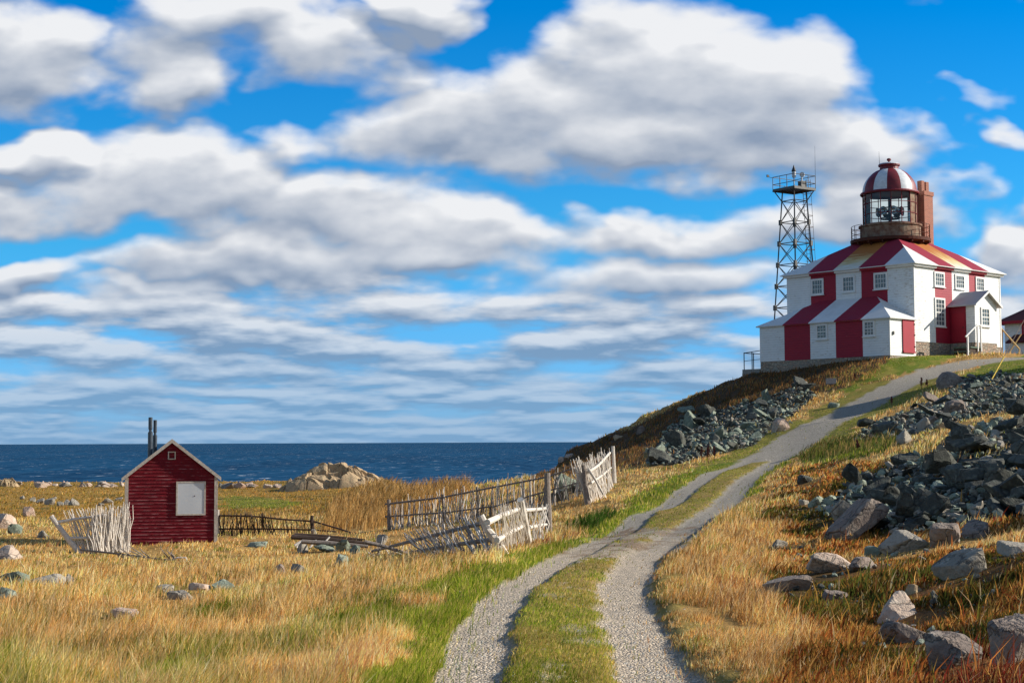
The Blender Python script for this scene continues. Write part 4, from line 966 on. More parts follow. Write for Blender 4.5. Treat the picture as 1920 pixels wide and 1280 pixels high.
# ------------------------------------------------------------------ red shed
def build_shed():
    Y = 51.0; th = rad(12.4); bl = at(237.5, 1020, Y); br = at(404, 1020, Y); mid = (bl + br) / 2
    z0 = bl[2] - .25; R0 = empty('red_shed', (mid[0], mid[1], z0), th); tag(R0, 'small weathered red clapboard shed with white roof edges and one closed grey-white shutter', 'shed')
    hw_ = 1.455; D = 3.6; ze = -1.13 - z0; zr = .02 - z0; sl = (zr - ze) / hw_
    # lapped boards: real stepped geometry on the front, following the gable
    mb = MB(); bh = .112; z = 0.0
    def halfw(z): return hw_ if z < ze else max(hw_ - (z - ze) / sl, .01)
    while z < zr - .01:
        z1 = min(z + bh, zr); a, b = halfw(z), halfw(z1)
        mb.hexa([(-a, -.022, z), (a, -.022, z), (a, .03, z), (-a, .03, z), (-b, -.004, z1), (b, -.004, z1), (b, .03, z1), (-b, .03, z1)]); z = z1
    mb.build('front_wall', M['shed_red'], R0)
    w = MB(); w.box(-hw_, -hw_ + .06, .031, D, 0, ze); w.box(hw_ - .06, hw_, .031, D, 0, ze)
    w.hexa([(-hw_ + .061, D - .06, 0), (hw_ - .061, D - .06, 0), (hw_ - .061, D, 0), (-hw_ + .061, D, 0), (-hw_ + .061, D - .06, ze), (hw_ - .061, D - .06, ze), (hw_ - .061, D, ze), (-hw_ + .061, D, ze)])
    w.face([(-hw_, D, ze), (hw_, D, ze), (0, D, zr)]); w.build('wall', M['shed_red'], R0)
    for s in (-1, 1):
        c = MB(); c.box(min(s * hw_, s * (hw_ - .075)) , max(s * hw_, s * (hw_ - .075)), -.05, -.023, 0, ze + .02); c.box(min(s * (hw_ + .003), s * (hw_ + .035)), max(s * (hw_ + .003), s * (hw_ + .035)), -.05, .12, 0, ze - .03); c.build('corner_board', M['fascia'], R0)
    o = .13; zo = zr + .07
    r = MB()
    for s in (-1, 1):
        xe = s * (hw_ + o); zz = zo - sl * (hw_ + o)
        r.hexa([(xe, -.10, zz), (0, -.10, zo), (0, D + .1, zo), (xe, D + .1, zz), (xe, -.10, zz + .045), (0, -.10, zo + .045), (0, D + .1, zo + .045), (xe, D + .1, zz + .045)])
    roof = r.build('roof', M['roof_grey'], R0)
    for s in (-1, 1):
        f = MB(); xe = s * (hw_ + o + .01); zz = zo - sl * (hw_ + o + .01)
        f.hexa([(xe, -.135, zz - .07), (0, -.135, zo - .07), (0, -.103, zo - .07), (xe, -.103, zz - .07), (xe, -.135, zz + .055), (0, -.135, zo + .06), (0, -.103, zo + .06), (xe, -.103, zz + .055)]); f.build('bargeboard', M['fascia'], R0)
    # shutter
    def lx(px): return (px - 321) / 58.2
    def lz(py): return (830.9 - py) / 56.9 - z0
    x0, x1, z_0, z_1 = lx(329.5), lx(385), lz(965), lz(902)
    f = MB(); t = .05
    f.box(x0, x1, -.055, -.024, z_0, z_0 + t); f.box(x0, x1, -.055, -.024, z_1 - t, z_1); f.box(x0, x0 + t, -.057, -.0235, z_0 + t, z_1 - t); f.box(x1 - t, x1, -.057, -.0235, z_0 + t, z_1 - t)
    fr = f.build('window_frame', M['fascia'], R0)
    s = MB(); s.box(x0 + t, x1 - t, -.047, -.024, z_0 + t, z_1 - t); s.build('shutter', M['shutter'], fr)
    s = MB(); s.tube([((x0 + x1) / 2 + .12, -.047, (z_0 + z_1) / 2 + .08), ((x0 + x1) / 2 + .12, -.056, (z_0 + z_1) / 2 + .08)], .018, 6); s.build('shutter_knob', M['rust_dark'], fr)
    x0, x1, z_0, z_1 = lx(313.5), lx(328), lz(861), lz(846); t = .035; f = MB()
    f.box(x0, x1, -.05, -.024, z_0, z_0 + t); f.box(x0, x1, -.05, -.024, z_1 - t, z_1); f.box(x0, x0 + t, -.052, -.0235, z_0 + t, z_1 - t); f.box(x1 - t, x1, -.052, -.0235, z_0 + t, z_1 - t)
    f.build('gable_vent', M['fascia'], R0)
    for px_, ptop, r_, yy, cu in ((280.5, 782, .062, 1.3, 806), (289, 787, .055, 1.6, 812)):
        f = MB(); x_ = lx(px_) * 1.03; zt_ = lz(ptop) * 1.0; zc = lz(cu); zbt = zo - sl * abs(x_) - .1
        f.lathe([(r_ * 1.3, zbt), (r_ * 1.3, zc - .06), (r_ * .8, zc - .04), (r_ * .8, zc + .03), (r_ * 1.1, zc + .05), (r_ * 1.1, zt_ + .02), (r_ * .9, zt_ + .021)], 12, cx=x_, cy=yy)
        f.build('stove_pipe', M['flue'], roof)
build_shed()
# ------------------------------------------------------------------ rocks
import bmesh
def _ico(sub):
    bm = bmesh.new(); bmesh.ops.create_icosphere(bm, subdivisions=sub, radius=1.0)
    V = np.array([v.co[:] for v in bm.verts]); Fc = np.array([[v.index for v in f.verts] for f in bm.faces]); bm.free(); return V, Fc
ICO2, ICO3, ICO4 = _ico(2), _ico(3), _ico(4)
def rock_shape(r, sub=3, cuts=13, flat=1.0, rough=.03, slab=False):
    V, Fc = {2: ICO2, 3: ICO3, 4: ICO4}[sub]
    n = r.normal(size=(cuts, 3)); n /= np.linalg.norm(n, axis=1)[:, None]
    d = r.uniform(.40, .86, cuts)
    if slab: n = np.vstack([n, [[.1, .05, 1], [-.1, -.05, -1]]]); n /= np.linalg.norm(n, axis=1)[:, None]; d = np.append(d, [.32, .34])
    dot = V @ n.T; rad_ = np.where(dot > .05, d / np.maximum(dot, .05), 9).min(1); rad_ = np.minimum(rad_, 1.2)
    P = V * rad_[:, None]
    o = r.uniform(0, 50, 3)
    P = P * (1 + rough * fbm(P[:, 0] * 2.2 + o[0] + P[:, 2] * 1.7, P[:, 1] * 2.2 + o[1] - P[:, 2], 3))[:, None]
    return P, Fc
def norm_rock(P, w, d, h, rz=0, tilt=(0, 0)):
    cx, sx_ = math.cos(tilt[0]), math.sin(tilt[0]); cy, sy_ = math.cos(tilt[1]), math.sin(tilt[1]); cz, sz = math.cos(rz), math.sin(rz)
    R = np.array([[cz, -sz, 0], [sz, cz, 0], [0, 0, 1]]) @ np.array([[cy, 0, sy_], [0, 1, 0], [-sy_, 0, cy]]) @ np.array([[1, 0, 0], [0, cx, -sx_], [0, sx_, cx]])
    Q = P @ R.T; lo, hi = Q.min(0), Q.max(0); Q = (Q - (lo + hi) / 2) / (hi - lo)
    return Q * np.array([w, d, h])
CLEAR = []
def boulder(px, py, wpx, hpx, mat, label, seed, slab=False, tilt=(0, 0), group=None, cat='rock', bury=.33, Y=None):
    """boulder whose foot shows at photo pixel (px, py)"""
    r = np.random.default_rng(seed); g = gp(px, py) if Y is None else at(px, py, Y); s = g[1] / F
    w, h = wpx * s, hpx * s * 1.05; tot = h / (1 - bury)
    P, Fc = rock_shape(r, 4 if wpx > 60 else 3, 12, rough=.05, slab=slab)
    Q = norm_rock(P, w, w * r.uniform(.7, .95), tot, r.uniform(0, 6.28), tilt)
    Q[:, 2] += tot / 2 - tot * bury
    CLEAR.append((float(g[0]), float(g[1] + w * .05), w * .55 + .12))
    o = np_mesh('boulder', Q, [Fc], [M[mat]], smooth=False); o.location = (float(g[0]), float(g[1] + w * .3), float(g[2]))
    tag(o, label, cat, group); return o
BOULD = [
 (1586,974,50,36,'rock_pale','rounded bluish-white boulder just left of the long slanted slab',2,False,(0,0)),
 (1556,952,34,16,'rock_green','flat green-grey stone left of the bluish-white boulder',3,True,(0,.2)),
 (1695,1034,90,38,'rock_pale','cream-topped boulder below the dark rock bank, left of the reddish one',4,False,(0,.1)),
 (1775,1022,62,40,'rock_grey','reddish-grey boulder below the middle of the dark rock bank',5,False,(0,0)),
 (1835,1008,60,32,'rock_grey','low reddish-grey boulder right beside a taller one under the rock bank',6,False,(0,0)),
 (1812,1078,104,48,'rock_pale','large flat-topped boulder with a pale top in the red heath',7,False,(.1,.12)),
 (1562,1072,96,34,'rock_pink','low pinkish boulder with a smooth rounded back left of the mossy stone',8,False,(0,0)),
 (1622,1068,60,22,'rock_grey','dark low stone touching the right end of the low pinkish boulder',9,False,(0,0)),
 (1640,1042,34,18,'rock_green','small dark green stone above the low pinkish boulder',10,False,(0,0)),
 (1912,1036,64,20,'rock_pale','pale flat rock at the right border level with the large flat-topped boulder',11,True,(0,.1)),
 (1570,1124,50,16,'rock_grey','small grey slab lying in green plants on the heath',12,True,(0,-.2)),
 (1690,1160,82,46,'rock_pink','warm sunlit boulder with cracked face in the middle of the heath',13,False,(0,0)),
 (1716,1112,34,16,'rock_tan','small tan stone just above the warm cracked boulder',14,False,(0,0)),
 (1702,1204,104,38,'rock_grey','wide grey rock sunk in heath below the warm cracked boulder',15,False,(0,.1)),
 (1800,1248,116,56,'rock_grey','dark boulder with a pale slanting top edge near the bottom right',16,False,(.1,.4)),
 (1915,1240,100,78,'rock_grey','big grey boulder cut by the right border in the bottom corner',17,False,(0,-.3)),
 (1480,1108,94,28,'rock_grey','long low dark rock half hidden in grass right of the track',18,False,(0,0)),
 (1464,1026,32,14,'rock_pale','small pale stone alone in the golden grass right of the track',19,False,(0,0)),
 (1560,1052,0,0,'','',0,False,(0,0)),
 (20,1098,56,26,'rock_green','green-grey lichen boulder at the left border',21,False,(0,0)),
 (84,1098,70,20,'rock_pale','pale rounded boulder right beside the green-grey lichen boulder',22,False,(0,0)),
 (12,1122,40,20,'rock_green','mossy stone at the left border below the lichen boulder',23,False,(0,0)),
 (128,1096,20,20,'rock_pale','small upright pale stone at the right end of the rounded boulder',24,False,(0,0)),
 (306,1112,34,15,'rock_pale','small cream stone in the grass below the red shed',25,False,(0,0)),
 (336,1124,56,15,'rock_pale','flat pale stone in front of the small cream stone below the shed',26,True,(0,0)),
 (372,1106,40,14,'rock_pink','thin pinkish stone between the flat pale stone and the green one',27,True,(0,.1)),
 (418,1104,42,17,'rock_green','greenish wedge-shaped stone right of the stones below the shed',28,False,(0,.4)),
 (232,1160,54,20,'rock_pink','pinkish flat stone alone in the near grass',29,False,(0,0)),
 (8,990,40,26,'rock_pink','pale boulder at the left border above the grass, level with the leaning post',30,False,(0,0)),
 (52,968,22,18,'rock_pink','small orange stone up the field left of the leaning fence post',31,False,(0,0)),
 (12,1048,52,24,'rock_pink','pinkish-white boulder at the left border below the leaning post',32,False,(0,0)),
 (78,1008,24,14,'rock_pale','small pale stone just left of the foot of the leaning post',33,False,(0,0)),
 (26,1000,26,18,'rock_green','small green-grey stone between two pale boulders at the left border',34,False,(0,0)),
 (608,1034,44,14,'rock_green','curved flat stone under the pile of fallen poles',35,False,(0,0)),
 (566,1036,22,22,'rock_pale','pale pointed stone under the left end of the pole pile',36,False,(0,.3)),
 (642,1034,28,22,'rock_green','blocky grey-green stone under the middle of the pole pile',37,False,(0,0)),
 (664,1038,22,16,'rock_green','rounded grey-green stone at the right of the stones under the poles',38,False,(0,0)),
 (716,1020,22,18,'rock_pale','whitish pointed stone standing beside the collapsed rails',39,False,(0,.2)),
 (588,1002,10,10,'rock_pale','small white stone resting behind the pole pile',40,False,(0,0)),
 (640,1062,26,22,'rock_green','upright grey-green stone in the grass below the pole pile',41,False,(0,0)),
 (560,1074,34,16,'rock_pale','pale low stone in golden grass left of the upright grey-green stone',42,False,(0,0)),
 (522,1076,24,18,'rock_grey','dull pink-grey stone left of the pale low stone in golden grass',43,False,(0,0)),
 (478,1026,44,10,'rock_green','flat green stone in front of the dark low fence',44,True,(0,0)),
 (1062,922,46,34,'rock_green','large greenish boulder between the corner post and the twig panel',45,False,(0,0)),
 (1046,940,40,22,'rock_dark','dark rounded boulder beside the greenish boulder behind the fence',46,False,(0,0)),
 (1084,922,30,18,'rock_dark','dark wedge of rock behind the left post of the twig panel',47,False,(0,0)),
 (1466,808,34,24,'rock_pink','rounded pinkish boulder beside the gravel road at the end of the green rubble',48,False,(0,0)),
 (1417,828,28,20,'rock_green','pale green boulder at the lower edge of the green rubble',49,False,(0,0)),
 (1300,802,38,32,'rock_green','upright green-grey block at the upper left of the green rubble',50,False,(0,.3)),
 (1243,868,56,30,'rock_dark','dark leaning slab at the low left end of the green rubble',51,True,(0,-.6)),
 (1270,838,48,30,'rock_dark','dark blocky rock above the leaning slab in the green rubble',52,False,(0,.4)),
 (1330,782,44,24,'rock_dark','dark wide block on top of the green rubble',53,False,(0,.1)),
 (1564,764,24,10,'rock_green','flat grey-green stone beside the road above the pinkish boulder',54,True,(0,0)),
 (1508,724,14,10,'rock_pale','small pale stone on the slope under the tilted panel',55,False,(0,0)),
 (1202,812,16,14,'rock_grey','pointed rock standing on the skyline of the dark hill',56,False,(0,.2)),
 (1160,824,20,9,'rock_tan','small tan rock on the skyline below the pointed one',57,False,(0,0)),
 (1052,864,12,10,'rock_pink','small orange rock low on the hill skyline',58,False,(0,0)),
 (1068,858,20,8,'rock_pink','flat orange rock on the skyline right of the small orange one',59,False,(0,0)),
 (1790,722,60,26,'rock_grey','dark mound-shaped rock beside the upper gravel road',60,False,(0,0)),
 (1800,776,50,26,'rock_grey','brownish wide boulder in the middle of the upper rock bank',61,False,(0,.3)),
 (1736,806,26,24,'rock_pale','pale upright stone at the lower edge of the upper rock bank',62,False,(0,.3)),
 (1700,830,34,24,'rock_pale','pale blocky stone below the left end of the upper rock bank',63,False,(0,0)),
 (1660,816,46,26,'rock_dark','dark squat boulder at the left end of the upper rock bank',64,False,(0,0)),
 (1770,806,30,14,'rock_tan','light tan stone in the dry grass below the upper rock bank',65,False,(0,0)),
 (1510,906,30,16,'rock_dark','dark stone poking from the turf right of the two wheel tracks',66,False,(0,.3)),
 (1532,948,30,18,'rock_green','small green stone left of the near rock bank in red turf',67,False,(0,.2)),
 (1508,946,22,10,'rock_pale','small pale chip of rock left of the green stone in red turf',68,True,(0,0)),
 (1598,916,16,12,'rock_pale','small bright chip lying on the left shoulder of the near rock bank',69,False,(0,0)),
]
def slanted_slab():
    r = np.random.default_rng(12); g = gp(1612, 1010); sc = g[1] / F; Fc = ICO4[1]
    n = np.array([[0, 0, 1], [0, 0, -1], [0, 1, 0], [0, -1, 0], [1, .1, .25], [-1, -.2, .1], [.75, .6, .1], [-.4, -.9, .1], [.5, -.8, .2], [0, .5, .85], [-.1, -.45, .9]]); n /= np.linalg.norm(n, axis=1)[:, None]
    d = np.array([.80, .8, .75, .75, .78, .9, .95, .98, .98, .97, .95]); V = ICO4[0]; dt = V @ n.T; rr = np.minimum(np.where(dt > .05, d / np.maximum(dt, .05), 9).min(1), 1.25)
    P = V * rr[:, None]; P = P * (1 + .04 * fbm(P[:, 0] * 3, P[:, 1] * 3 + P[:, 2], 3))[:, None]; P = norm_rock(P, 128 * sc, 62 * sc, 40 * sc); P[:, 2] *= 1 + .5 * P[:, 0] / (128 * sc)
    t = rad(-37); c, sn = math.cos(t), math.sin(t); P = P @ np.array([[c, 0, -sn], [0, 1, 0], [sn, 0, c]]); z = rad(14); c, sn = math.cos(z), math.sin(z); P = P @ np.array([[c, sn, 0], [-sn, c, 0], [0, 0, 1]])
    P[:, 2] += 32 * sc
    o = np_mesh('boulder', P, [Fc], [M['rock_grey']]); o.location = [float(v) for v in g + [0, .3, 0]]; tag(o, 'long slanted slab boulder leaning at the lower left tip of the dark rock bank', 'rock')
slanted_slab()
for b in BOULD:
    if b[2]: boulder(b[0], b[1], b[2], b[3], b[4], b[5], b[6] + 100, b[7], b[8])
# rubble banks: protos copied
PROTO = {}
def proto(mat, k):
    key = (mat, k)
    if key not in PROTO:
        r = np.random.default_rng(900 + k); P, Fc = rock_shape(r, 4 if k < 6 else 3, 9, rough=.04, slab=(k % 2 == 0)); Q = norm_rock(P, 1, .8, .62 if k % 2 else .42, 0)
        PROTO[key] = (Q, Fc, None)
    return PROTO[key]
def rubble(poly, n, smin, smax, mats, label, group, seed, lift=.5, power=2.2):
    r = np.random.default_rng(seed); P = np.array(poly); lo, hi = P.min(0), P.max(0); got = []
    while len(got) < n:
        q = r.uniform(lo, hi, (n * 3, 2)); q = q[inpoly(q[:, 0], q[:, 1], poly)]; g = ground_px(q[:, 0], q[:, 1]); g = g[~np.isnan(g[:, 0])]
        got += [tuple(a) for a in g]
    got = got[:n]; sizes = smin + (smax - smin) * r.random(n) ** power
    got = [x for x, s in zip(got, sizes)]
    for g, s in zip(got, np.sort(sizes)[::-1]):
        mt = mats[int(r.integers(len(mats)))]; k = int(r.integers(12)); Q, Fc, me = proto(mt, k)
        if me is None:
            o = np_mesh('rubble_rock', Q, [Fc], [M[mt]]); PROTO[(mt, k)] = (Q, Fc, o.data)
        else:
            o = bpy.data.objects.new('rubble_rock', me); COL.objects.link(o)
        o.scale = (s * r.uniform(.8, 1.3), s * r.uniform(.8, 1.2), s * r.uniform(.5, 1.1))
        o.rotation_euler = (r.normal(0, .45), r.normal(.25, .4), r.uniform(0, 6.28))
        o.location = (g[0], g[1], g[2] + s * .12 + r.uniform(0, lift) * s)
        tag(o, label, 'rock', group)
LB = [('angular green-grey rock in the sunlit rubble heap between the dark hill and the road', 'rocks of the green rubble heap left of the road'),
      ('broken dark rock in the upper rock bank just right of the gravel road', 'rocks of the upper rock bank'),
      ('dark angular rock in the big shaded rock bank at the right border', 'rocks of the near dark rock bank')]
rubble(P_RUB[0], 84, .35, 1.1, ['rock_green', 'rock_green', 'rock_dark'], *LB[0], 31, .5)
rubble(P_RUB[1], 66, .28, .85, ['rock_dark', 'rock_green', 'rock_dark', 'rock_grey'], *LB[1], 32, .6)
rubble(P_RUB[2], 125, .24, .80, ['rock_dark'], *LB[2], 33, .45, 1.3)
def chips(name, polys, counts, sizes, mats, seed, label):
    r = np.random.default_rng(seed); V, Fc = ICO2; base = []
    for k in range(10):
        P, _ = rock_shape(r, 2, 9, rough=.0, slab=k % 2 == 0); base.append(norm_rock(P, 1, .8, .55))
    VV, FF, MI = [], [], []; off = 0
    for poly, n, (a, b) in zip(polys, counts, sizes):
        P = np.array(poly); lo, hi = P.min(0), P.max(0); q = r.uniform(lo, hi, (n * 3, 2)); q = q[inpoly(q[:, 0], q[:, 1], poly)][:n]
        g = ground_px(q[:, 0], q[:, 1]); g = g[~np.isnan(g[:, 0])]
        for x in g:
            s = a + (b - a) * r.random() ** 2.5; t = r.uniform(0, 6.28); c, sn = math.cos(t), math.sin(t); tl = r.normal(0, .5); ct, st_ = math.cos(tl), math.sin(tl)
            B = base[int(r.integers(10))] * s; B = B @ np.array([[ct, 0, st_], [0, 1, 0], [-st_, 0, ct]]) @ np.array([[c, sn, 0], [-sn, c, 0], [0, 0, 1]])
            VV.append(B + x + [0, 0, s * r.uniform(0, .5)]); FF.append(Fc + off); MI.append(np.full(len(Fc), int(r.integers(len(mats))))); off += len(B)
    o = np_mesh(name, np.vstack(VV), [np.vstack(FF)], [M[m] for m in mats], midx=np.concatenate(MI))
    tag(o, label, 'rubble', None, 'stuff')
chips('rock_rubble', P_RUB + [[(1430,830),(1500,745),(1530,735),(1470,815)], [(1500,970),(1560,900),(1620,880),(1600,1000)], [(1420,1030),(1900,1000),(1920,1200),(1600,1240),(1450,1130)]], [2600, 2200, 2000, 60, 60, 160], [(.08, .36), (.08, .34), (.06, .30), (.08, .2), (.05, .16), (.04, .13)],
      ['rock_green', 'rock_dark', 'rock_dark', 'rock_green', 'rock_pale'], 41, 'small broken stones filling the gaps of the rock banks')
# stones along the shore and in the far left field
r_ = np.random.default_rng(77)
SH = []
for px in list(r_.uniform(60, 232, 26)) + list(r_.uniform(412, 545, 14)) + list(r_.uniform(-60, 60, 8)):
    SH.append((px, 909 + r_.uniform(0, 4) + (px - 100) * .006, r_.uniform(7, 20), r_.uniform(4, 9)))
for i, (px, py, w, h) in enumerate(SH):
    boulder(px, py, w, h, ['rock_pink', 'rock_pale', 'rock_pink'][i % 3], 'small pale rock on the shore edge against the sea', 300 + i, group='small rocks along the shore edge')
for i, (px, py, w, h) in enumerate([(60,940,12,8),(75,943,16,9),(92,946,20,12),(112,948,14,8),(124,946,12,10),(136,947,22,13),(40,936,10,7),(100,936,10,5),(200,943,24,9),(222,938,14,6),(188,948,14,5)]):
    boulder(px, py, w, h, 'rock_pale', 'small pale rock in the row across the far left field', 400 + i, group='rocks in the row across the far left field')
boulder(75, 914, 26, 11, 'rock_pink', 'rounded pink rock on the shore left of the pointed outcrop', 503)
boulder(425, 916, 26, 12, 'rock_grey', 'dark rock on the shore just right of the shed roof', 504)
boulder(450, 915, 20, 12, 'rock_pink', 'reddish rock on the shore second to the right of the shed', 505)

def crag(px0, px1, pyb, prof, Y, seed, label, mat='rock_tan', depth=.55, blocks=120):
    """rock outcrop: a ridge broken into tilted joint blocks; prof gives (share along, height px)"""
    r = np.random.default_rng(seed); s = Y / F; W_ = (px1 - px0) * s; D_ = W_ * depth; base = at((px0 + px1) / 2, pyb, Y)
    nx, ny = 260, 120; X, Yv = np.meshgrid(np.linspace(-.5, .5, nx), np.linspace(-.5, .5, ny))
    X = X + .012 * fbm(X * 30, Yv * 30, 3); hx = np.interp(X + .5, [p[0] for p in prof], [p[1] * s for p in prof])
    env = hx * np.clip(1 - np.abs((Yv + .02) * 2.04) ** 2.2, 0, 1) ** .55
    sx, sy = r.uniform(-.55, .55, blocks), r.uniform(-.55, .55, blocks)
    U_ = (X + Yv * .35) * W_ + .35 * fbm(X * 9, Yv * 9, 3); V_ = (Yv - X * .25) * D_ * 1.4 + .3 * fbm(X * 8 + 3, Yv * 8, 3)
    su, sv = (sx + sy * .35) * W_, (sy - sx * .25) * D_ * 1.4
    d = np.hypot(U_[..., None] - su, (V_[..., None] - sv)); o = np.argsort(d, -1); k1 = o[..., 0]
    d1 = np.take_along_axis(d, o[..., :1], -1)[..., 0]; d2 = np.take_along_axis(d, o[..., 1:2], -1)[..., 0]
    tx, ty, tz = r.normal(-.5, .6, blocks), r.normal(.5, .5, blocks), r.normal(0, .14, blocks)
    Zc = env * (.92 + tz[k1]) + (U_ - su[k1]) * tx[k1] * .5 + (V_ - sv[k1]) * ty[k1] * .5
    Zc = np.minimum(Zc, env * 1.15) - .45 * (1 - sstep(d2 - d1, .0, .12)) * sstep(env, .1, .6) + .10 * fbm(X * 22, Yv * 18, 4) * sstep(env, .05, .3)
    Zc = np.where(env < .04, -2.5, Zc)
    V = np.stack([X * W_, Yv * D_, Zc], -1).reshape(-1, 3); i = np.arange(nx - 1); j = np.arange(ny - 1); J, I = np.meshgrid(j, i, indexing='ij'); a = (J * nx + I).ravel()
    ob = np_mesh('rock_outcrop', V, [np.stack([a, a + 1, a + nx + 1, a + nx], -1)], [M[mat]]); ob.location = [float(base[0]), float(base[1]), float(base[2]) - .55]
    tag(ob, label, 'rock outcrop')
crag(520, 760, 917, [(0, 0), (.05, 18), (.14, 34), (.28, 48), (.38, 56), (.44, 51), (.53, 56), (.62, 49), (.70, 39), (.76, 35), (.86, 24), (.94, 17), (1, 10)], 141.0, 4, 'large fractured tan rock outcrop on the shore right of the shed')
crag(-50, 48, 912, [(0, 4), (.4, 20), (.62, 30), (.72, 26), (.85, 10), (1, 0)], 150.0, 5, 'jagged tan outcrop on the shore at the left border')
crag(128, 182, 913, [(0, 2), (.3, 10), (.5, 18), (.6, 13), (.8, 8), (1, 1)], 150.0, 6, 'pale pointed outcrop on the shore between the left border and the shed', 'rock_pink')

# ------------------------------------------------------------------ twig fences
def rel(base, px, py, Y): return Vector([float(v) for v in at(px, py, Y) - base])
def twigs(mb, n, b0, b1, t0, t1, seed, r=(.011, .020), jb=.05, jt=.08, bend=.07, mats=1, irregular=.0):
    """n sticks from the foot line b0-b1 to the head line t0-t1"""
    rr = random.Random(seed)
    for i in range(n):
        u = (i + rr.uniform(-.5, .5)) / max(n - 1, 1); v = u + rr.uniform(-irregular, irregular)
        a = b0.lerp(b1, u) + Vector((rr.gauss(0, jb), rr.gauss(0, .03), rr.uniform(-.08, .02))); c = t0.lerp(t1, v) + Vector((rr.gauss(0, jt), rr.gauss(0, .03), rr.gauss(0, jt)))
        m1 = a.lerp(c, .35) + Vector((rr.gauss(0, bend), rr.gauss(0, .02), 0)) * .6; m2 = a.lerp(c, .7) + Vector((rr.gauss(0, bend), rr.gauss(0, .02), 0)) * .6
        q = rr.uniform(*r); mb.tube([a, m1, m2, c], [q, q, q * .85, q * .55], 4, m=rr.randrange(mats))
def pole(name, base, pts, r, mat, parent, n=8):
    mb = MB(); P = [rel(base, *p) for p in pts]
    if len(P) == 2: P = [P[0], P[0].lerp(P[1], .33) + Vector((random.gauss(0, .012), 0, random.gauss(0, .012))), P[0].lerp(P[1], .67) + Vector((random.gauss(0, .012), 0, random.gauss(0, .012))), P[1]]
    rr = [r * (1.06 - .2 * i / (len(P) - 1)) for i in range(len(P))]
    mb.tube(P, rr, n, jit=.08); return mb.build(name, M[mat], parent)
def fence_left():
    Y = 46.5; b = gp(150, 1036); Y = b[1]; R0 = empty('twig_fence', b); tag(R0, 'bleached woven twig fence panel with a leaning post at the left corner of the shed', 'fence', None)
    pole('post', b, [(153, 1040, Y), (96, 967, Y)], .085, 'driftwood', R0)
    pole('rail', b, [(104, 979, Y), (148, 972, Y), (200, 965, Y + .3)], .045, 'driftwood', R0); pole('rail', b, [(122, 1008, Y), (180, 1008, Y), (238, 1000, Y + .5)], .04, 'driftwood', R0)
    mb = MB()
    twigs(mb, 60, rel(b, 152, 1036, Y), rel(b, 240, 1034, Y + .6), rel(b, 119, 957, Y), rel(b, 240, 950, Y + .6), 3, jt=.05, r=(.010, .018), bend=.05)
    twigs(mb, 58, rel(b, 168, 1036, Y - .1), rel(b, 238, 1034, Y + .5), rel(b, 172, 956, Y - .1), rel(b, 244, 948, Y + .5), 4, jt=.07, r=(.011, .020), bend=.06)
    twigs(mb, 44, rel(b, 175, 1034, Y - .15), rel(b, 240, 1034, Y + .4), rel(b, 165, 975, Y - .1), rel(b, 238, 972, Y + .5), 5, jt=.09, r=(.012, .020), bend=.06)
    mb.build('twig_panel', M['driftwood'], R0)
    g = gp(250, 1050); Y = g[1]; g = g + np.array([0, 0, .13]); R1 = empty('fallen_fence_rail', g); tag(R1, 'long broken fence rail with loose twigs lying in the grass in front of the shed', 'fence rail')
    pole('rail', g, [(150, 1030, Y + 1), (225, 1038, Y + .5), (300, 1048, Y), (338, 1052, Y)], .03, 'greywood', R1, 6)
    mb = MB(); twigs(mb, 6, rel(g, 232, 1053, Y), rel(g, 256, 1050, Y), rel(g, 212, 1022, Y), rel(g, 232, 1024, Y), 7); twigs(mb, 3, rel(g, 276, 1046, Y), rel(g, 284, 1047, Y), rel(g, 242, 1026, Y), rel(g, 255, 1028, Y), 8)
    twigs(mb, 5, rel(g, 316, 1050, Y), rel(g, 326, 1052, Y), rel(g, 312, 1030, Y), rel(g, 318, 1035, Y), 9); mb.build('loose_twigs', M['greywood'], R1)
    pole('branch', g, [(320, 1052, Y), (332, 1045, Y), (348, 1045, Y), (353, 1055, Y)], .03, 'driftwood', R1, 6)
fence_left()
def fence_dark():
    b = gp(586, 999); Y = b[1]; R0 = empty('twig_fence', b); tag(R0, 'low dark stick fence with two thin rails running right from the shed', 'fence')
    pole('post', b, [(587, 1000, Y), (585, 966, Y)], .08, 'darkwood', R0); pole('post', b, [(409, 1010, Y), (409, 955, Y)], .05, 'driftwood', R0)
    pole('rail', b, [(400, 966, Y), (470, 967, Y), (530, 973, Y), (588, 977, Y), (640, 992, Y - .5), (660, 999, Y - .8)], .035, 'darkwood', R0, 6)
    pole('rail', b, [(400, 991, Y), (500, 991, Y), (588, 993, Y), (630, 996, Y)], .03, 'darkwood', R0, 6)
    mb = MB(); twigs(mb, 24, rel(b, 410, 1012, Y), rel(b, 450, 1013, Y), rel(b, 412, 962, Y), rel(b, 452, 962, Y), 1, jt=.05, r=(.010, .018)); twigs(mb, 36, rel(b, 452, 1013, Y), rel(b, 516, 1012, Y), rel(b, 450, 962, Y), rel(b, 508, 966, Y), 2, jt=.06, r=(.012, .024))
    twigs(mb, 22, rel(b, 520, 1004, Y), rel(b, 580, 998, Y), rel(b, 515, 968, Y), rel(b, 580, 972, Y), 3, jt=.05, r=(.009, .014)); mb.build('twig_panel', M['darkwood'], R0)
fence_dark()
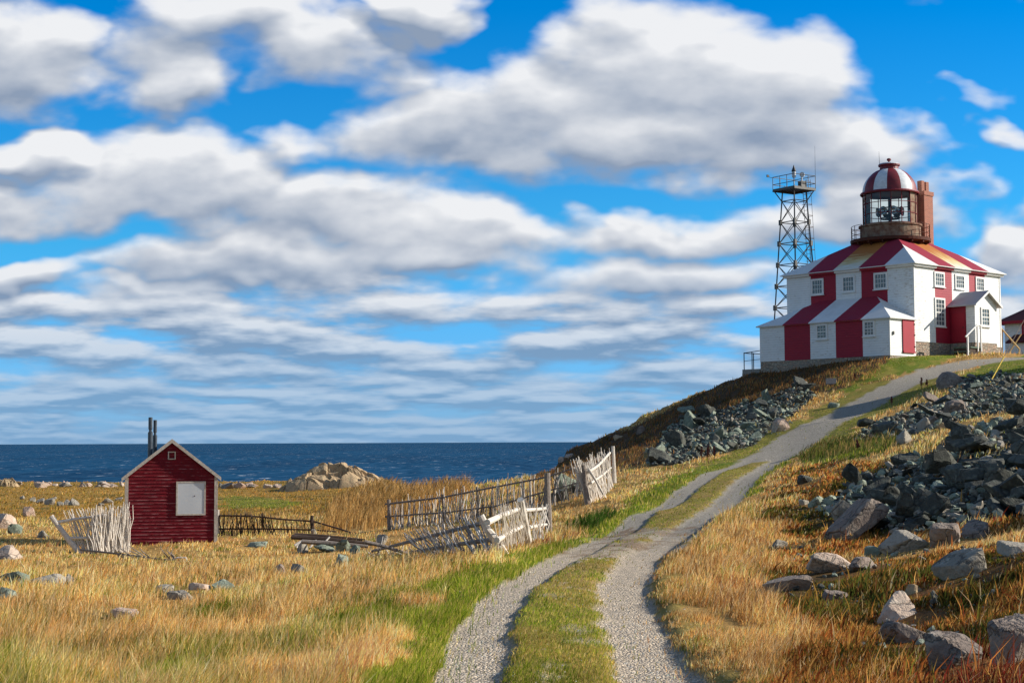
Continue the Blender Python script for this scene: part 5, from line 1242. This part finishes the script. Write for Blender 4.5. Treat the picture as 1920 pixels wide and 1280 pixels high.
def fence_far():
    b = gp(730, 992); Y = b[1]; R0 = empty('twig_fence', b); tag(R0, 'long grey stick fence behind the others, starting at a short post in the field', 'fence'); Yr = 55.0
    def YY(px): return Y + (Yr - Y) * (px - 730) / 365
    pole('post', b, [(730, 994, Y), (729, 936, Y)], .075, 'greywood', R0)
    pole('rail', b, [(722, 945, YY(722)), (830, 932, YY(830)), (895, 919, YY(895)), (1026, 894, YY(1026)), (1076, 877, YY(1076))], .038, 'greywood', R0, 6)
    pole('rail', b, [(722, 968, YY(722)), (840, 960, YY(840)), (930, 948, YY(930)), (1026, 920, YY(1026)), (1094, 902, YY(1094))], .033, 'greywood', R0, 6)
    for px, t, bt in ((896, 912, 972), (832, 926, 982)): pole('post', b, [(px, bt, YY(px)), (px - 2, t, YY(px))], .045, 'greywood', R0, 6)
    mb = MB()
    for x0, x1, n, s in ((735, 800, 24, 1), (806, 880, 36, 2), (884, 940, 22, 3), (945, 1020, 34, 4), (1035, 1090, 20, 5)):
        def by(px): return np.interp(px, [735, 890, 1020, 1090], [994, 984, 955, 925])
        def ty(px): return np.interp(px, [735, 830, 895, 1020, 1090], [938, 924, 912, 888, 872])
        twigs(mb, n, rel(b, x0, by(x0), YY(x0)), rel(b, x1, by(x1), YY(x1)), rel(b, x0, ty(x0) + 4, YY(x0)), rel(b, x1, ty(x1) + 4, YY(x1)), 10 + s, jt=.14, r=(.015, .024), bend=.05, mats=2, irregular=.04)
    mb.build('twig_panel', [M['greywood'], M['driftwood']], R0)
    mb = MB(); twigs(mb, 30, rel(b, 736, 994, Y), rel(b, 905, 984, YY(905)), rel(b, 736, 972, Y), rel(b, 905, 962, YY(905)), 21, jt=.07, r=(.018, .028)); mb.build('short_twigs', M['driftwood'], R0)
fence_far()
def fence_near():
    b = gp(1028, 1003); Yc = b[1]; g = gp(945, 1038); Yl = g[1]; R0 = empty('twig_fence', b); tag(R0, 'near bleached twig fence with a thick leaning post, sagging flat further left', 'fence')
    def YY(px): return Yl + (Yc - Yl) * (px - 945) / 83
    pole('post', b, [(1029, 1008, Yc), (1026, 886, Yc)], .085, 'greywood', R0); pole('post', b, [(991, 1014, YY(988)), (976, 936, YY(980))], .085, 'driftwood', R0); pole('post', b, [(947, 1041, Yl), (901, 966, Yl)], .08, 'driftwood', R0)
    pole('rail', b, [(914, 979, YY(914)), (940, 966, YY(940)), (972, 954, YY(972))], .05, 'driftwood', R0); pole('rail', b, [(984, 956, YY(984)), (1003, 955, YY(1003)), (1023, 953, YY(1023))], .042, 'driftwood', R0)
    pole('rail', b, [(932, 1012, YY(932)), (956, 998, YY(956)), (980, 986, YY(980))], .045, 'driftwood', R0); pole('rail', b, [(992, 988, YY(992)), (1024, 983, YY(1024))], .042, 'driftwood', R0)
    mb = MB(); twigs(mb, 34, rel(b, 942, 1026, YY(942)), rel(b, 986, 1008, YY(986)), rel(b, 930, 955, YY(930)), rel(b, 974, 944, YY(974)), 31, jt=.07, irregular=.08, r=(.010, .016), bend=.05)
    twigs(mb, 24, rel(b, 992, 1010, YY(992)), rel(b, 1022, 1004, YY(1022)), rel(b, 986, 946, YY(986)), rel(b, 1024, 950, YY(1024)), 32, jt=.07, irregular=.10, r=(.010, .016), bend=.05); mb.build('twig_panel', M['driftwood'], R0)
    # the sagging stretch to the left
    h = gp(740, 1044); Yf = h[1] + .5
    def YZ(px): return Yl + (Yf - Yl) * (945 - px) / 205
    pole('rail', b, [(903, 981, YZ(903)), (860, 991, YZ(860)), (817, 1002, YZ(817)), (760, 1017, YZ(760)), (698, 1033, YZ(698))], .042, 'greywood', R0); pole('rail', b, [(922, 1011, YZ(922)), (880, 1017, YZ(880)), (846, 1022, YZ(846)), (790, 1032, YZ(790)), (738, 1042, YZ(738))], .045, 'greywood', R0)
    mb = MB(); twigs(mb, 58, rel(b, 790, 1036, YZ(790)), rel(b, 872, 1030, YZ(872)), rel(b, 758, 1000, YZ(775)), rel(b, 846, 978, YZ(846)), 33, jt=.06, r=(.010, .016), mats=2); twigs(mb, 26, rel(b, 880, 1036, YZ(880)), rel(b, 930, 1030, YZ(930)), rel(b, 858, 975, YZ(858)), rel(b, 898, 975, YZ(898)), 34, jt=.08, r=(.013, .021), mats=2)
    twigs(mb, 26, rel(b, 690, 1042, YZ(700)), rel(b, 790, 1042, YZ(790)), rel(b, 690, 1026, YZ(700)), rel(b, 790, 1012, YZ(790)), 35, jt=.16, r=(.009, .015), mats=2); mb.build('twig_panel', [M['greywood'], M['driftwood']], R0)
fence_near()
def fence_panel():
    b = gp(1100, 946); Y = b[1]; Y2 = Y + 3; R0 = empty('twig_fence', b); tag(R0, 'tall dense bleached twig panel between two posts, uphill end of the fence by the track', 'fence')
    pole('post', b, [(1103, 950, Y), (1094, 872, Y)], .09, 'greywood', R0); pole('post', b, [(1152, 905, Y2), (1149, 836, Y2)], .07, 'driftwood', R0)
    pole('rail', b, [(1104, 884, Y), (1122, 872, Y + 1), (1144, 848, Y2)], .05, 'driftwood', R0); pole('rail', b, [(1108, 905, Y), (1130, 890, Y + 1.5), (1146, 876, Y2)], .04, 'driftwood', R0)
    pole('brace', b, [(1103, 878, Y - .1), (1117, 900, Y - .1), (1131, 926, Y)], .045, 'driftwood', R0)
    mb = MB(); twigs(mb, 48, rel(b, 1104, 948, Y), rel(b, 1132, 930, Y + 1.5), rel(b, 1080, 866, Y), rel(b, 1120, 862, Y + 1.5), 41, jt=.13, r=(.012, .022), bend=.07); twigs(mb, 34, rel(b, 1126, 932, Y + 1), rel(b, 1148, 908, Y2), rel(b, 1112, 856, Y + 1), rel(b, 1144, 848, Y2), 42, jt=.12, r=(.012, .02), bend=.07)
    twigs(mb, 14, rel(b, 1100, 946, Y + .3), rel(b, 1112, 942, Y + .3), rel(b, 1072, 872, Y), rel(b, 1100, 880, Y), 43, jt=.12, r=(.01, .016)); mb.build('twig_panel', M['driftwood'], R0)
fence_panel()
LOGS = [((546, 1006), (706, 1020), .075, 'darkwood', 'longest dark pole on top of the pole pile'), ((552, 1002), (684, 1012), .06, 'darkwood', 'dark pole lying behind the longest one in the pile'),
        ((566, 1015), (690, 1024), .07, 'greywood', 'grey pole lying lowest in front in the pile'), ((612, 1014), (680, 1019), .05, 'driftwood', 'pale split pole in the middle of the pile'),
        ((552, 1022), (576, 1009), .035, 'driftwood', 'short pale stick leaning at the left end of the pile'), ((581, 1027), (593, 1012), .03, 'driftwood', 'short pale stick leaning on the pile second from its left end'),
        ((604, 1024), (618, 1006), .03, 'driftwood', 'short pale stick leaning on the middle of the pile'), ((684, 1015), (772, 1040), .045, 'greywood', 'long grey pole slanting from the pile down to the sagging fence'),
        ((556, 1026), (566, 1013), .025, 'driftwood', 'thin pale stick in front of the left end of the pile')]
for (a, c, r, mt, lab) in LOGS:
    m_ = ((a[0] + c[0]) / 2, max(a[1], c[1]) + 8); g = gp(*m_); mb = MB()
    P0, P1 = rel(g, *a, g[1]), rel(g, *c, g[1] + .2); mb.tube([P0, P0.lerp(P1, .4) + Vector((0, 0, .02)), P1], [r, r * .95, r * .75], 8, jit=.1)
    o = mb.build('fallen_pole', M[mt]); o.location = [float(v) for v in g]; tag(o, lab, 'pole', 'fallen poles piled left of the sagging fence')

# ------------------------------------------------------------------ tilted panel, guy wire, dock plants
def panel():
    g = gp(1558, 724); R0 = empty('information_panel', g); tag(R0, 'small tilted grey panel on short legs on the slope left of the upper road', 'panel'); s = g[1] / F
    w = 11 * s; mb = MB(); mb.hexa([(-w, -.25, .10), (w * .8, -.25, .12), (w * 1.1, .3, .50), (-w * .7, .3, .48), (-w, -.27, .13), (w * .8, -.27, .15), (w * 1.1, .28, .54), (-w * .7, .28, .52)]); mb.build('board', M['steel'], R0)
    for x_ in (-w * .7, w * 1.0): p = MB(); p.tube([(x_, .26, .48), (x_ + .12, .30, -.2)], .03, 5); p.build('leg', M['rail_wood'], R0)
panel()
def guy():
    g = gp(1847, 722); b = g + np.array([0, 0, -.1]); R0 = empty('guy_wire', b); tag(R0, 'steel guy wire with bright yellow sleeve rising to the right beside the lighthouse lawn', 'guy wire')
    p1 = rel(b, 1883, 668, g[1] + 1.2); p0 = Vector((0, 0, -.2)); d = (p1 - p0)
    mb = MB(); mb.tube([p0, p1], .035, 6); mb.build('sleeve', M['yellow'], R0)
    mb = MB(); mb.tube([p1, p1 + d * 3.2], .02, 4); mb.build('cable', M['steel_rust'], R0)
guy()
M['dock'] = mat_simple('dried_dock_seed', (.16, .04, .025), (.09, .03, .02), .9, 20)
def dock(px, py, hpx, lab):
    g = gp(px, py); s = g[1] / F; h = hpx * s; r = random.Random(int(px)); mb = MB(); mb.tube([(0, 0, -.05), (r.uniform(-.03, .03), 0, h * .5), (r.uniform(-.05, .05), 0, h)], [.016, .013, .008], 5); R0 = empty('dock_plant', g)
    mb.build('stem', M['dock'], R0); mb = MB()
    for i in range(60):
        z = h * r.uniform(.35, 1.0); a = r.uniform(0, 6.28); q = r.uniform(0, .06) * (1.25 - z / h) * 2; x, y = q * math.cos(a), q * math.sin(a); e = r.uniform(.012, .026)
        mb.hexa([(x - e, y - e, z - e), (x + e, y - e, z - e), (x + e, y + e, z - e), (x - e, y + e, z - e), (x - e * .5, y - e * .5, z + e * 1.4), (x + e * .5, y - e * .5, z + e * 1.4), (x + e * .5, y + e * .5, z + e * 1.4), (x - e * .5, y + e * .5, z + e * 1.4)])
    mb.build('seed_head', M['dock'], R0); tag(R0, lab, 'plant', 'dried dock plants')
for a in [(1728,729,21,'left of two dark dried dock stalks beside the upper road'), (1738,729,18,'right of two dark dried dock stalks beside the upper road'), (1603,714,15,'dried dock stalk in orange grass below the lighthouse annex'), (1672,760,16,'dried dock stalk at the left tip of the upper rock bank'),
          (1316,866,30,'leftmost red dock plant at the foot of the green rubble'), (1328,868,34,'middle red dock plant at the foot of the green rubble'), (1339,864,28,'rightmost red dock plant at the foot of the green rubble'),
          (1608,845,20,'dark dock stalk among green weeds right of the track')]: dock(*a)

# ------------------------------------------------------------------ grass and gravel
def blade_mat(name, rough=.6):
    m = bpy.data.materials.new(name); m.use_nodes = True; t = m.node_tree; t.nodes.clear(); k = NT(t); o = t.nodes.new('ShaderNodeOutputMaterial')
    c = k.attr('tone', 'Color'); d = t.nodes.new('ShaderNodeBsdfDiffuse'); k.put(d.inputs[0], c); tr = t.nodes.new('ShaderNodeBsdfTranslucent'); k.put(tr.inputs[0], c)
    mx = t.nodes.new('ShaderNodeMixShader'); mx.inputs[0].default_value = .42; k.l.new(d.outputs[0], mx.inputs[1]); k.l.new(tr.outputs[0], mx.inputs[2]); k.l.new(mx.outputs[0], o.inputs[0]); return m
BM_ = blade_mat('grass_blade')
def make_blades(name, P, h, w, lean, col, label):
    n = len(P); r = rng
    th = r.uniform(0, math.pi, n); ux, uy = np.cos(th), np.sin(th); z0 = np.zeros(n)
    W_ = w[:, None] * np.stack([ux, uy, z0], -1) * .5; L = np.concatenate([lean, np.zeros((n, 1))], 1)
    up = np.stack([z0, z0, h], -1); base = P - [0, 0, .02]
    V = np.empty((n, 5, 3)); V[:, 0] = base - W_; V[:, 1] = base + W_; mid = base + up * .58 + L * .35; V[:, 2] = mid - W_ * .8; V[:, 3] = mid + W_ * .8; V[:, 4] = base + up + L
    i = np.arange(n) * 5; quads = np.stack([i, i + 1, i + 3, i + 2], -1); tris = np.stack([i + 2, i + 3, i + 4], -1)
    C = np.repeat(col[:, None, :], 5, 1).copy(); 
    o = np_mesh(name, V.reshape(-1, 3), [quads, tris], [BM_], C.reshape(-1, 3)); tag(o, label, 'grass', None, 'stuff')
def pal(r, n, cols, p=None):
    cols = np.array(cols); return cols[r.choice(len(cols), n, p=p)]
def grow():
    r = rng; N = 640000
    px = r.uniform(-260, 2180, N); py = 655 + (1460 - 655) * r.random(N) ** .92
    ex = r.uniform(0, 1, 110000); px2 = np.where(ex < .35, -260 - 700 * r.random(110000), 2180 + 1500 * r.random(110000)); py2 = 600 + 860 * r.random(110000)
    px = np.concatenate([px, px2]); py = np.concatenate([py, py2])
    g = ground_px(px, py); ok = ~np.isnan(g[:, 0]); g = g[ok]
    # random offset so blades do not sit on view rays
    g[:, 0] += r.normal(0, .05, len(g)); g[:, 1] += r.normal(0, .12, len(g)); g[:, 2] = HZ(g[:, 0], g[:, 1])
    q = zones(g[:, 0], g[:, 1], g[:, 2]); Y = g[:, 1]; n = len(g)
    a, b, c = q['a'], q['b'], q['c']
    lxx = g[:, 0] - C0[0]; lyy = g[:, 1] - C0[1]; la = lxx * A2[0] + lyy * A2[1]; lb = lxx * B2[0] + lyy * B2[1]
    inhouse = (la > -.1) & (la < 13) & (lb > -3.2) & (lb < 11.4)
    sx, sy = g[:, 0] + 11.2, g[:, 1] - 51.0; inshed = (np.abs(sx * .977 + sy * .215) < 1.5) & ((-sx * .215 + sy * .977) > -.05) & ((-sx * .215 + sy * .977) < 3.8)
    keep = ~(inhouse | inshed) & (q['g'] < .30 + .75 * r.random(n) ** 2.2) & (r.random(n) > q['rubb'] * .93)
    weeds = inpoly(q['px'] + 12 * b, q['py'] + 6 * c, [(1500,868),(1480,842),(1540,822),(1680,818),(1690,838),(1600,850)])
    mound = inpoly(q['px'] + 10 * b, q['py'], [(600,1000),(625,945),(690,908),(780,898),(870,900),(885,925),(800,958),(700,995)])
    verge_dark = inpoly(q['px'] + 10 * b, q['py'] + 4 * c, [(1050,985),(1130,960),(1160,968),(1110,992)])
    hill = q['hill'] > .5; green = (q['green'] > .5) & ~hill; heath = (q['heath'] > .35 + .25 * r.random(n)) & ~green & ~hill; farh = (q['farh'] > .5) & ~green & ~mound
    strip = q['btw']; lawn = green & (Y > 88)
    cl = fbm(g[:, 0] * 1.7 + 11, g[:, 1] * 1.0 + 3, 3, .6); cl2 = fbm(g[:, 0] * .8 + 31, g[:, 1] * .45 + 8, 3, .6)
    h = r.uniform(.10, .24, n) * (1 + .3 * a) * (1 + 1.0 * cl); h *= 1 - .38 * sstep(Y, 30, 42) * (Y < 70)
    h = np.where((q['px'] > 1180) & (Y < 32), h * .78, h)
    stalk = (r.random(n) < .05); h = np.where(stalk, h * 1.45, h); keep &= (cl + cl2 * .5 > -.50 + .35 * r.random(n)) | (q['green'] > .5) | (q['heath'] > .1)
    h *= sstep(q['near'] + .25 * b, .30, .95) * .6 + .4
    h = np.where(green, r.uniform(.06, .16, n) * (1 + .5 * b), h); h = np.where(strip, r.uniform(.025, .07, n), h); h = np.where(lawn, .07, h)
    h = np.where(heath, r.uniform(.045, .125, n) * (1 + 1.0 * cl) * np.where(r.random(n) < .03, 2.2, 1), h); h = np.where(hill, r.uniform(.10, .32, n), h); h = np.where(farh, r.uniform(.08, .22, n), h)
    h = np.where(weeds, r.uniform(.12, .42, n) * (1 + cl), h); h = np.where(mound & ~green, r.uniform(.45, .85, n), h); h = np.where(verge_dark, r.uniform(.15, .35, n), h)
    near_r = np.zeros(n)
    for cx_, cy_, cr_ in CLEAR:
        dd = np.hypot(g[:, 0] - cx_, (g[:, 1] - cy_ + cr_ * .8) * .6); near_r = np.maximum(near_r, 1 - sstep(dd, cr_ * .7, cr_ * 1.5))
    h = h * (1 - .72 * near_r)
    dmr = q['dm']; h = np.where((Y > 60) & (dmr < 3.2), h * .5, h)
    w = np.maximum(.0055, Y / 1547 * r.uniform(.55, 1.0, n)) * 1.0; w = np.where(h < .12, w * 1.15, w); w = np.where(Y < 35, w * .95, w); w = np.where(heath, w * 2.3, w)
    lean = np.stack([h * r.normal(.22, .30, n), h * r.normal(0, .28, n)], -1)
    gold = pal(r, n, [(.95, .60, .22), (.92, .50, .15), (.95, .70, .35), (.62, .31, .08), (.82, .38, .12), (.44, .35, .07)], [.30, .24, .20, .10, .08, .08])
    olive = pal(r, n, [(.22, .24, .035), (.38, .32, .06), (.15, .19, .025), (.62, .42, .14)], [.35, .25, .15, .25])
    t = np.clip(q['lush'] * .70 + .75 * sstep(b + .6 * c + .5 * cl2, .05, .5), 0, .9); sel = r.random(n) < t
    col = np.where(sel[:, None], olive, gold)
    reddish = (.45 * sstep(-np.abs(q['px'] - 640 + 90 * b), -170, -20) * sstep(q['py'] + 30 * c, 1190, 1250) > r.random(n)) | (sstep(a - b, .5, .9) * .5 > r.random(n)); col = np.where(reddish[:, None], pal(r, n, [(.46, .20, .09), (.38, .17, .07), (.6, .36, .16)]), col)
    right_ = (q['px'] > 1180) & (q['py'] > 990) & ~heath; col = np.where((right_ & (r.random(n) < .25))[:, None], np.array([.50, .24, .08]), col)
    col = np.where(mound[:, None], pal(r, n, [(.62, .38, .14), (.52, .29, .09), (.42, .22, .07), (.30, .19, .06)]), col)
    farc = pal(r, n, [(.52, .29, .06), (.38, .24, .045), (.62, .37, .11), (.30, .24, .04), (.48, .21, .045)]); col = np.where(farh[:, None], farc, col)
    gc = pal(r, n, [(.19, .27, .02), (.12, .19, .015), (.30, .33, .03), (.42, .38, .06), (.60, .44, .14)], [.24, .16, .24, .20, .16]); col = np.where(green[:, None], gc, col)
    sc = pal(r, n, [(.24, .28, .03), (.38, .34, .05), (.58, .40, .11), (.66, .47, .17), (.46, .28, .08)], [.26, .28, .18, .16, .12]); col = np.where((strip & ~(green & (b > .1)))[:, None], sc, col)
    hc = pal(r, n, [(.55, .21, .05), (.38, .12, .03), (.68, .36, .10), (.48, .27, .06), (.20, .18, .03), (.28, .05, .02)], [.24, .18, .22, .16, .12, .08]); col = np.where(heath[:, None], hc, col)
    dk = heath & (q['dark'] > .4 * r.random(n) + .25); col = np.where(dk[:, None], pal(r, n, [(.09, .11, .02), (.15, .14, .03), (.27, .15, .03), (.14, .06, .02)]), col)
    crim = heath & (sstep(q['px'], 1680, 1800) * sstep(q['py'], 1195, 1250) > r.random(n) * 1.2); col = np.where(crim[:, None], pal(r, n, [(.26, .03, .02), (.34, .07, .03), (.16, .05, .02), (.4, .22, .09)]), col)
    hl_ = pal(r, n, [(.26, .13, .05), (.17, .10, .04), (.32, .19, .07), (.13, .11, .04), (.34, .13, .04)]); col = np.where(hill[:, None], hl_, col)
    hs = hill & inpoly(q['px'] + 8 * b, q['py'], [(1530,742),(1560,712),(1600,690),(1670,678),(1640,706),(1570,742),(1500,790),(1480,800)]); col = np.where(hs[:, None], pal(r, n, [(.42, .22, .07), (.5, .3, .1), (.25, .24, .05)]), col)
    col = np.where(weeds[:, None], pal(r, n, [(.10, .14, .025), (.16, .18, .03), (.06, .08, .02), (.30, .20, .07), (.45, .30, .10)]), col); col = np.where(verge_dark[:, None], np.array([.07, .13, .02]), col)
    col = col * (r.uniform(.58, 1.32, (n, 1))) * (1 + .62 * cl2[:, None] + .3 * cl[:, None]); col = np.where((stalk & ~hill & ~green)[:, None], col * .5 + np.array([.80, .62, .36]) * .5, col); col = np.clip(col, 0, .95)
    for nm, mk, lab in (('green_grass', green | verge_dark | weeds, 'short green grass along the track and on the lighthouse lawn'), ('heath_grass', (heath | hill | farh) & ~(green | verge_dark | weeds), 'low brown and rust-red heath plants covering the slopes'),
                        ('dry_grass', ~(green | heath | hill | farh | verge_dark | weeds), 'long golden dry grass covering the field')):
        s = keep & mk; make_blades(nm, g[s], h[s], w[s], lean[s], col[s], lab)
grow()
def gravel():
    r = np.random.default_rng(8); N = 26000; px = r.uniform(740, 1500, N); py = 860 + 480 * r.random(N) ** .8
    g = ground_px(px, py); g = g[~np.isnan(g[:, 0])]; q = zones(g[:, 0], g[:, 1], g[:, 2]); g = g[(q['g'] > .35 + .5 * r.random(len(g))) | ((q['btw'] | (q['near'] < .75)) & (r.random(len(g)) < .10))][:13000]
    n = len(g); O = np.array([[1, 0, 0], [.2, .9, 0], [-.9, .3, 0], [-.3, -.9, 0], [.5, -.7, .1], [0, 0, .8], [0, 0, -.5]]); Fq = np.array([[0, 1, 5], [1, 2, 5], [2, 3, 5], [3, 4, 5], [4, 0, 5]])
    s = np.maximum(.007, g[:, 1] / 1547 * .42) * (.6 + 1.6 * r.random(n) ** 3); t = r.uniform(0, 6.28, n); c, sn = np.cos(t), np.sin(t)
    B = O[None] * s[:, None, None] * np.stack([r.uniform(.7, 1.3, n), r.uniform(.7, 1.2, n), r.uniform(.4, .9, n)], -1)[:, None]
    X = B[..., 0] * c[:, None] - B[..., 1] * sn[:, None]; Y_ = B[..., 0] * sn[:, None] + B[..., 1] * c[:, None]
    V = np.stack([X, Y_, B[..., 2]], -1) + g[:, None]; Fc = (np.arange(n) * 7)[:, None, None] + Fq
    cl = pal(r, n, [(.62, .56, .47), (.42, .40, .36), (.75, .68, .58), (.22, .22, .22), (.50, .41, .33), (.32, .36, .32)]); C = np.repeat(cl[:, None], 7, 1)
    m, k, b = pmat('gravel_stone', (.4, .4, .4), .9, .15); k.put(b.inputs['Base Color'], k.attr('tone', 'Color'))
    o = np_mesh('gravel', V.reshape(-1, 3), [Fc.reshape(-1, 3)], [m], C.reshape(-1, 3)); tag(o, 'loose grey and tan gravel in the wheel tracks', 'gravel', None, 'stuff')
gravel()
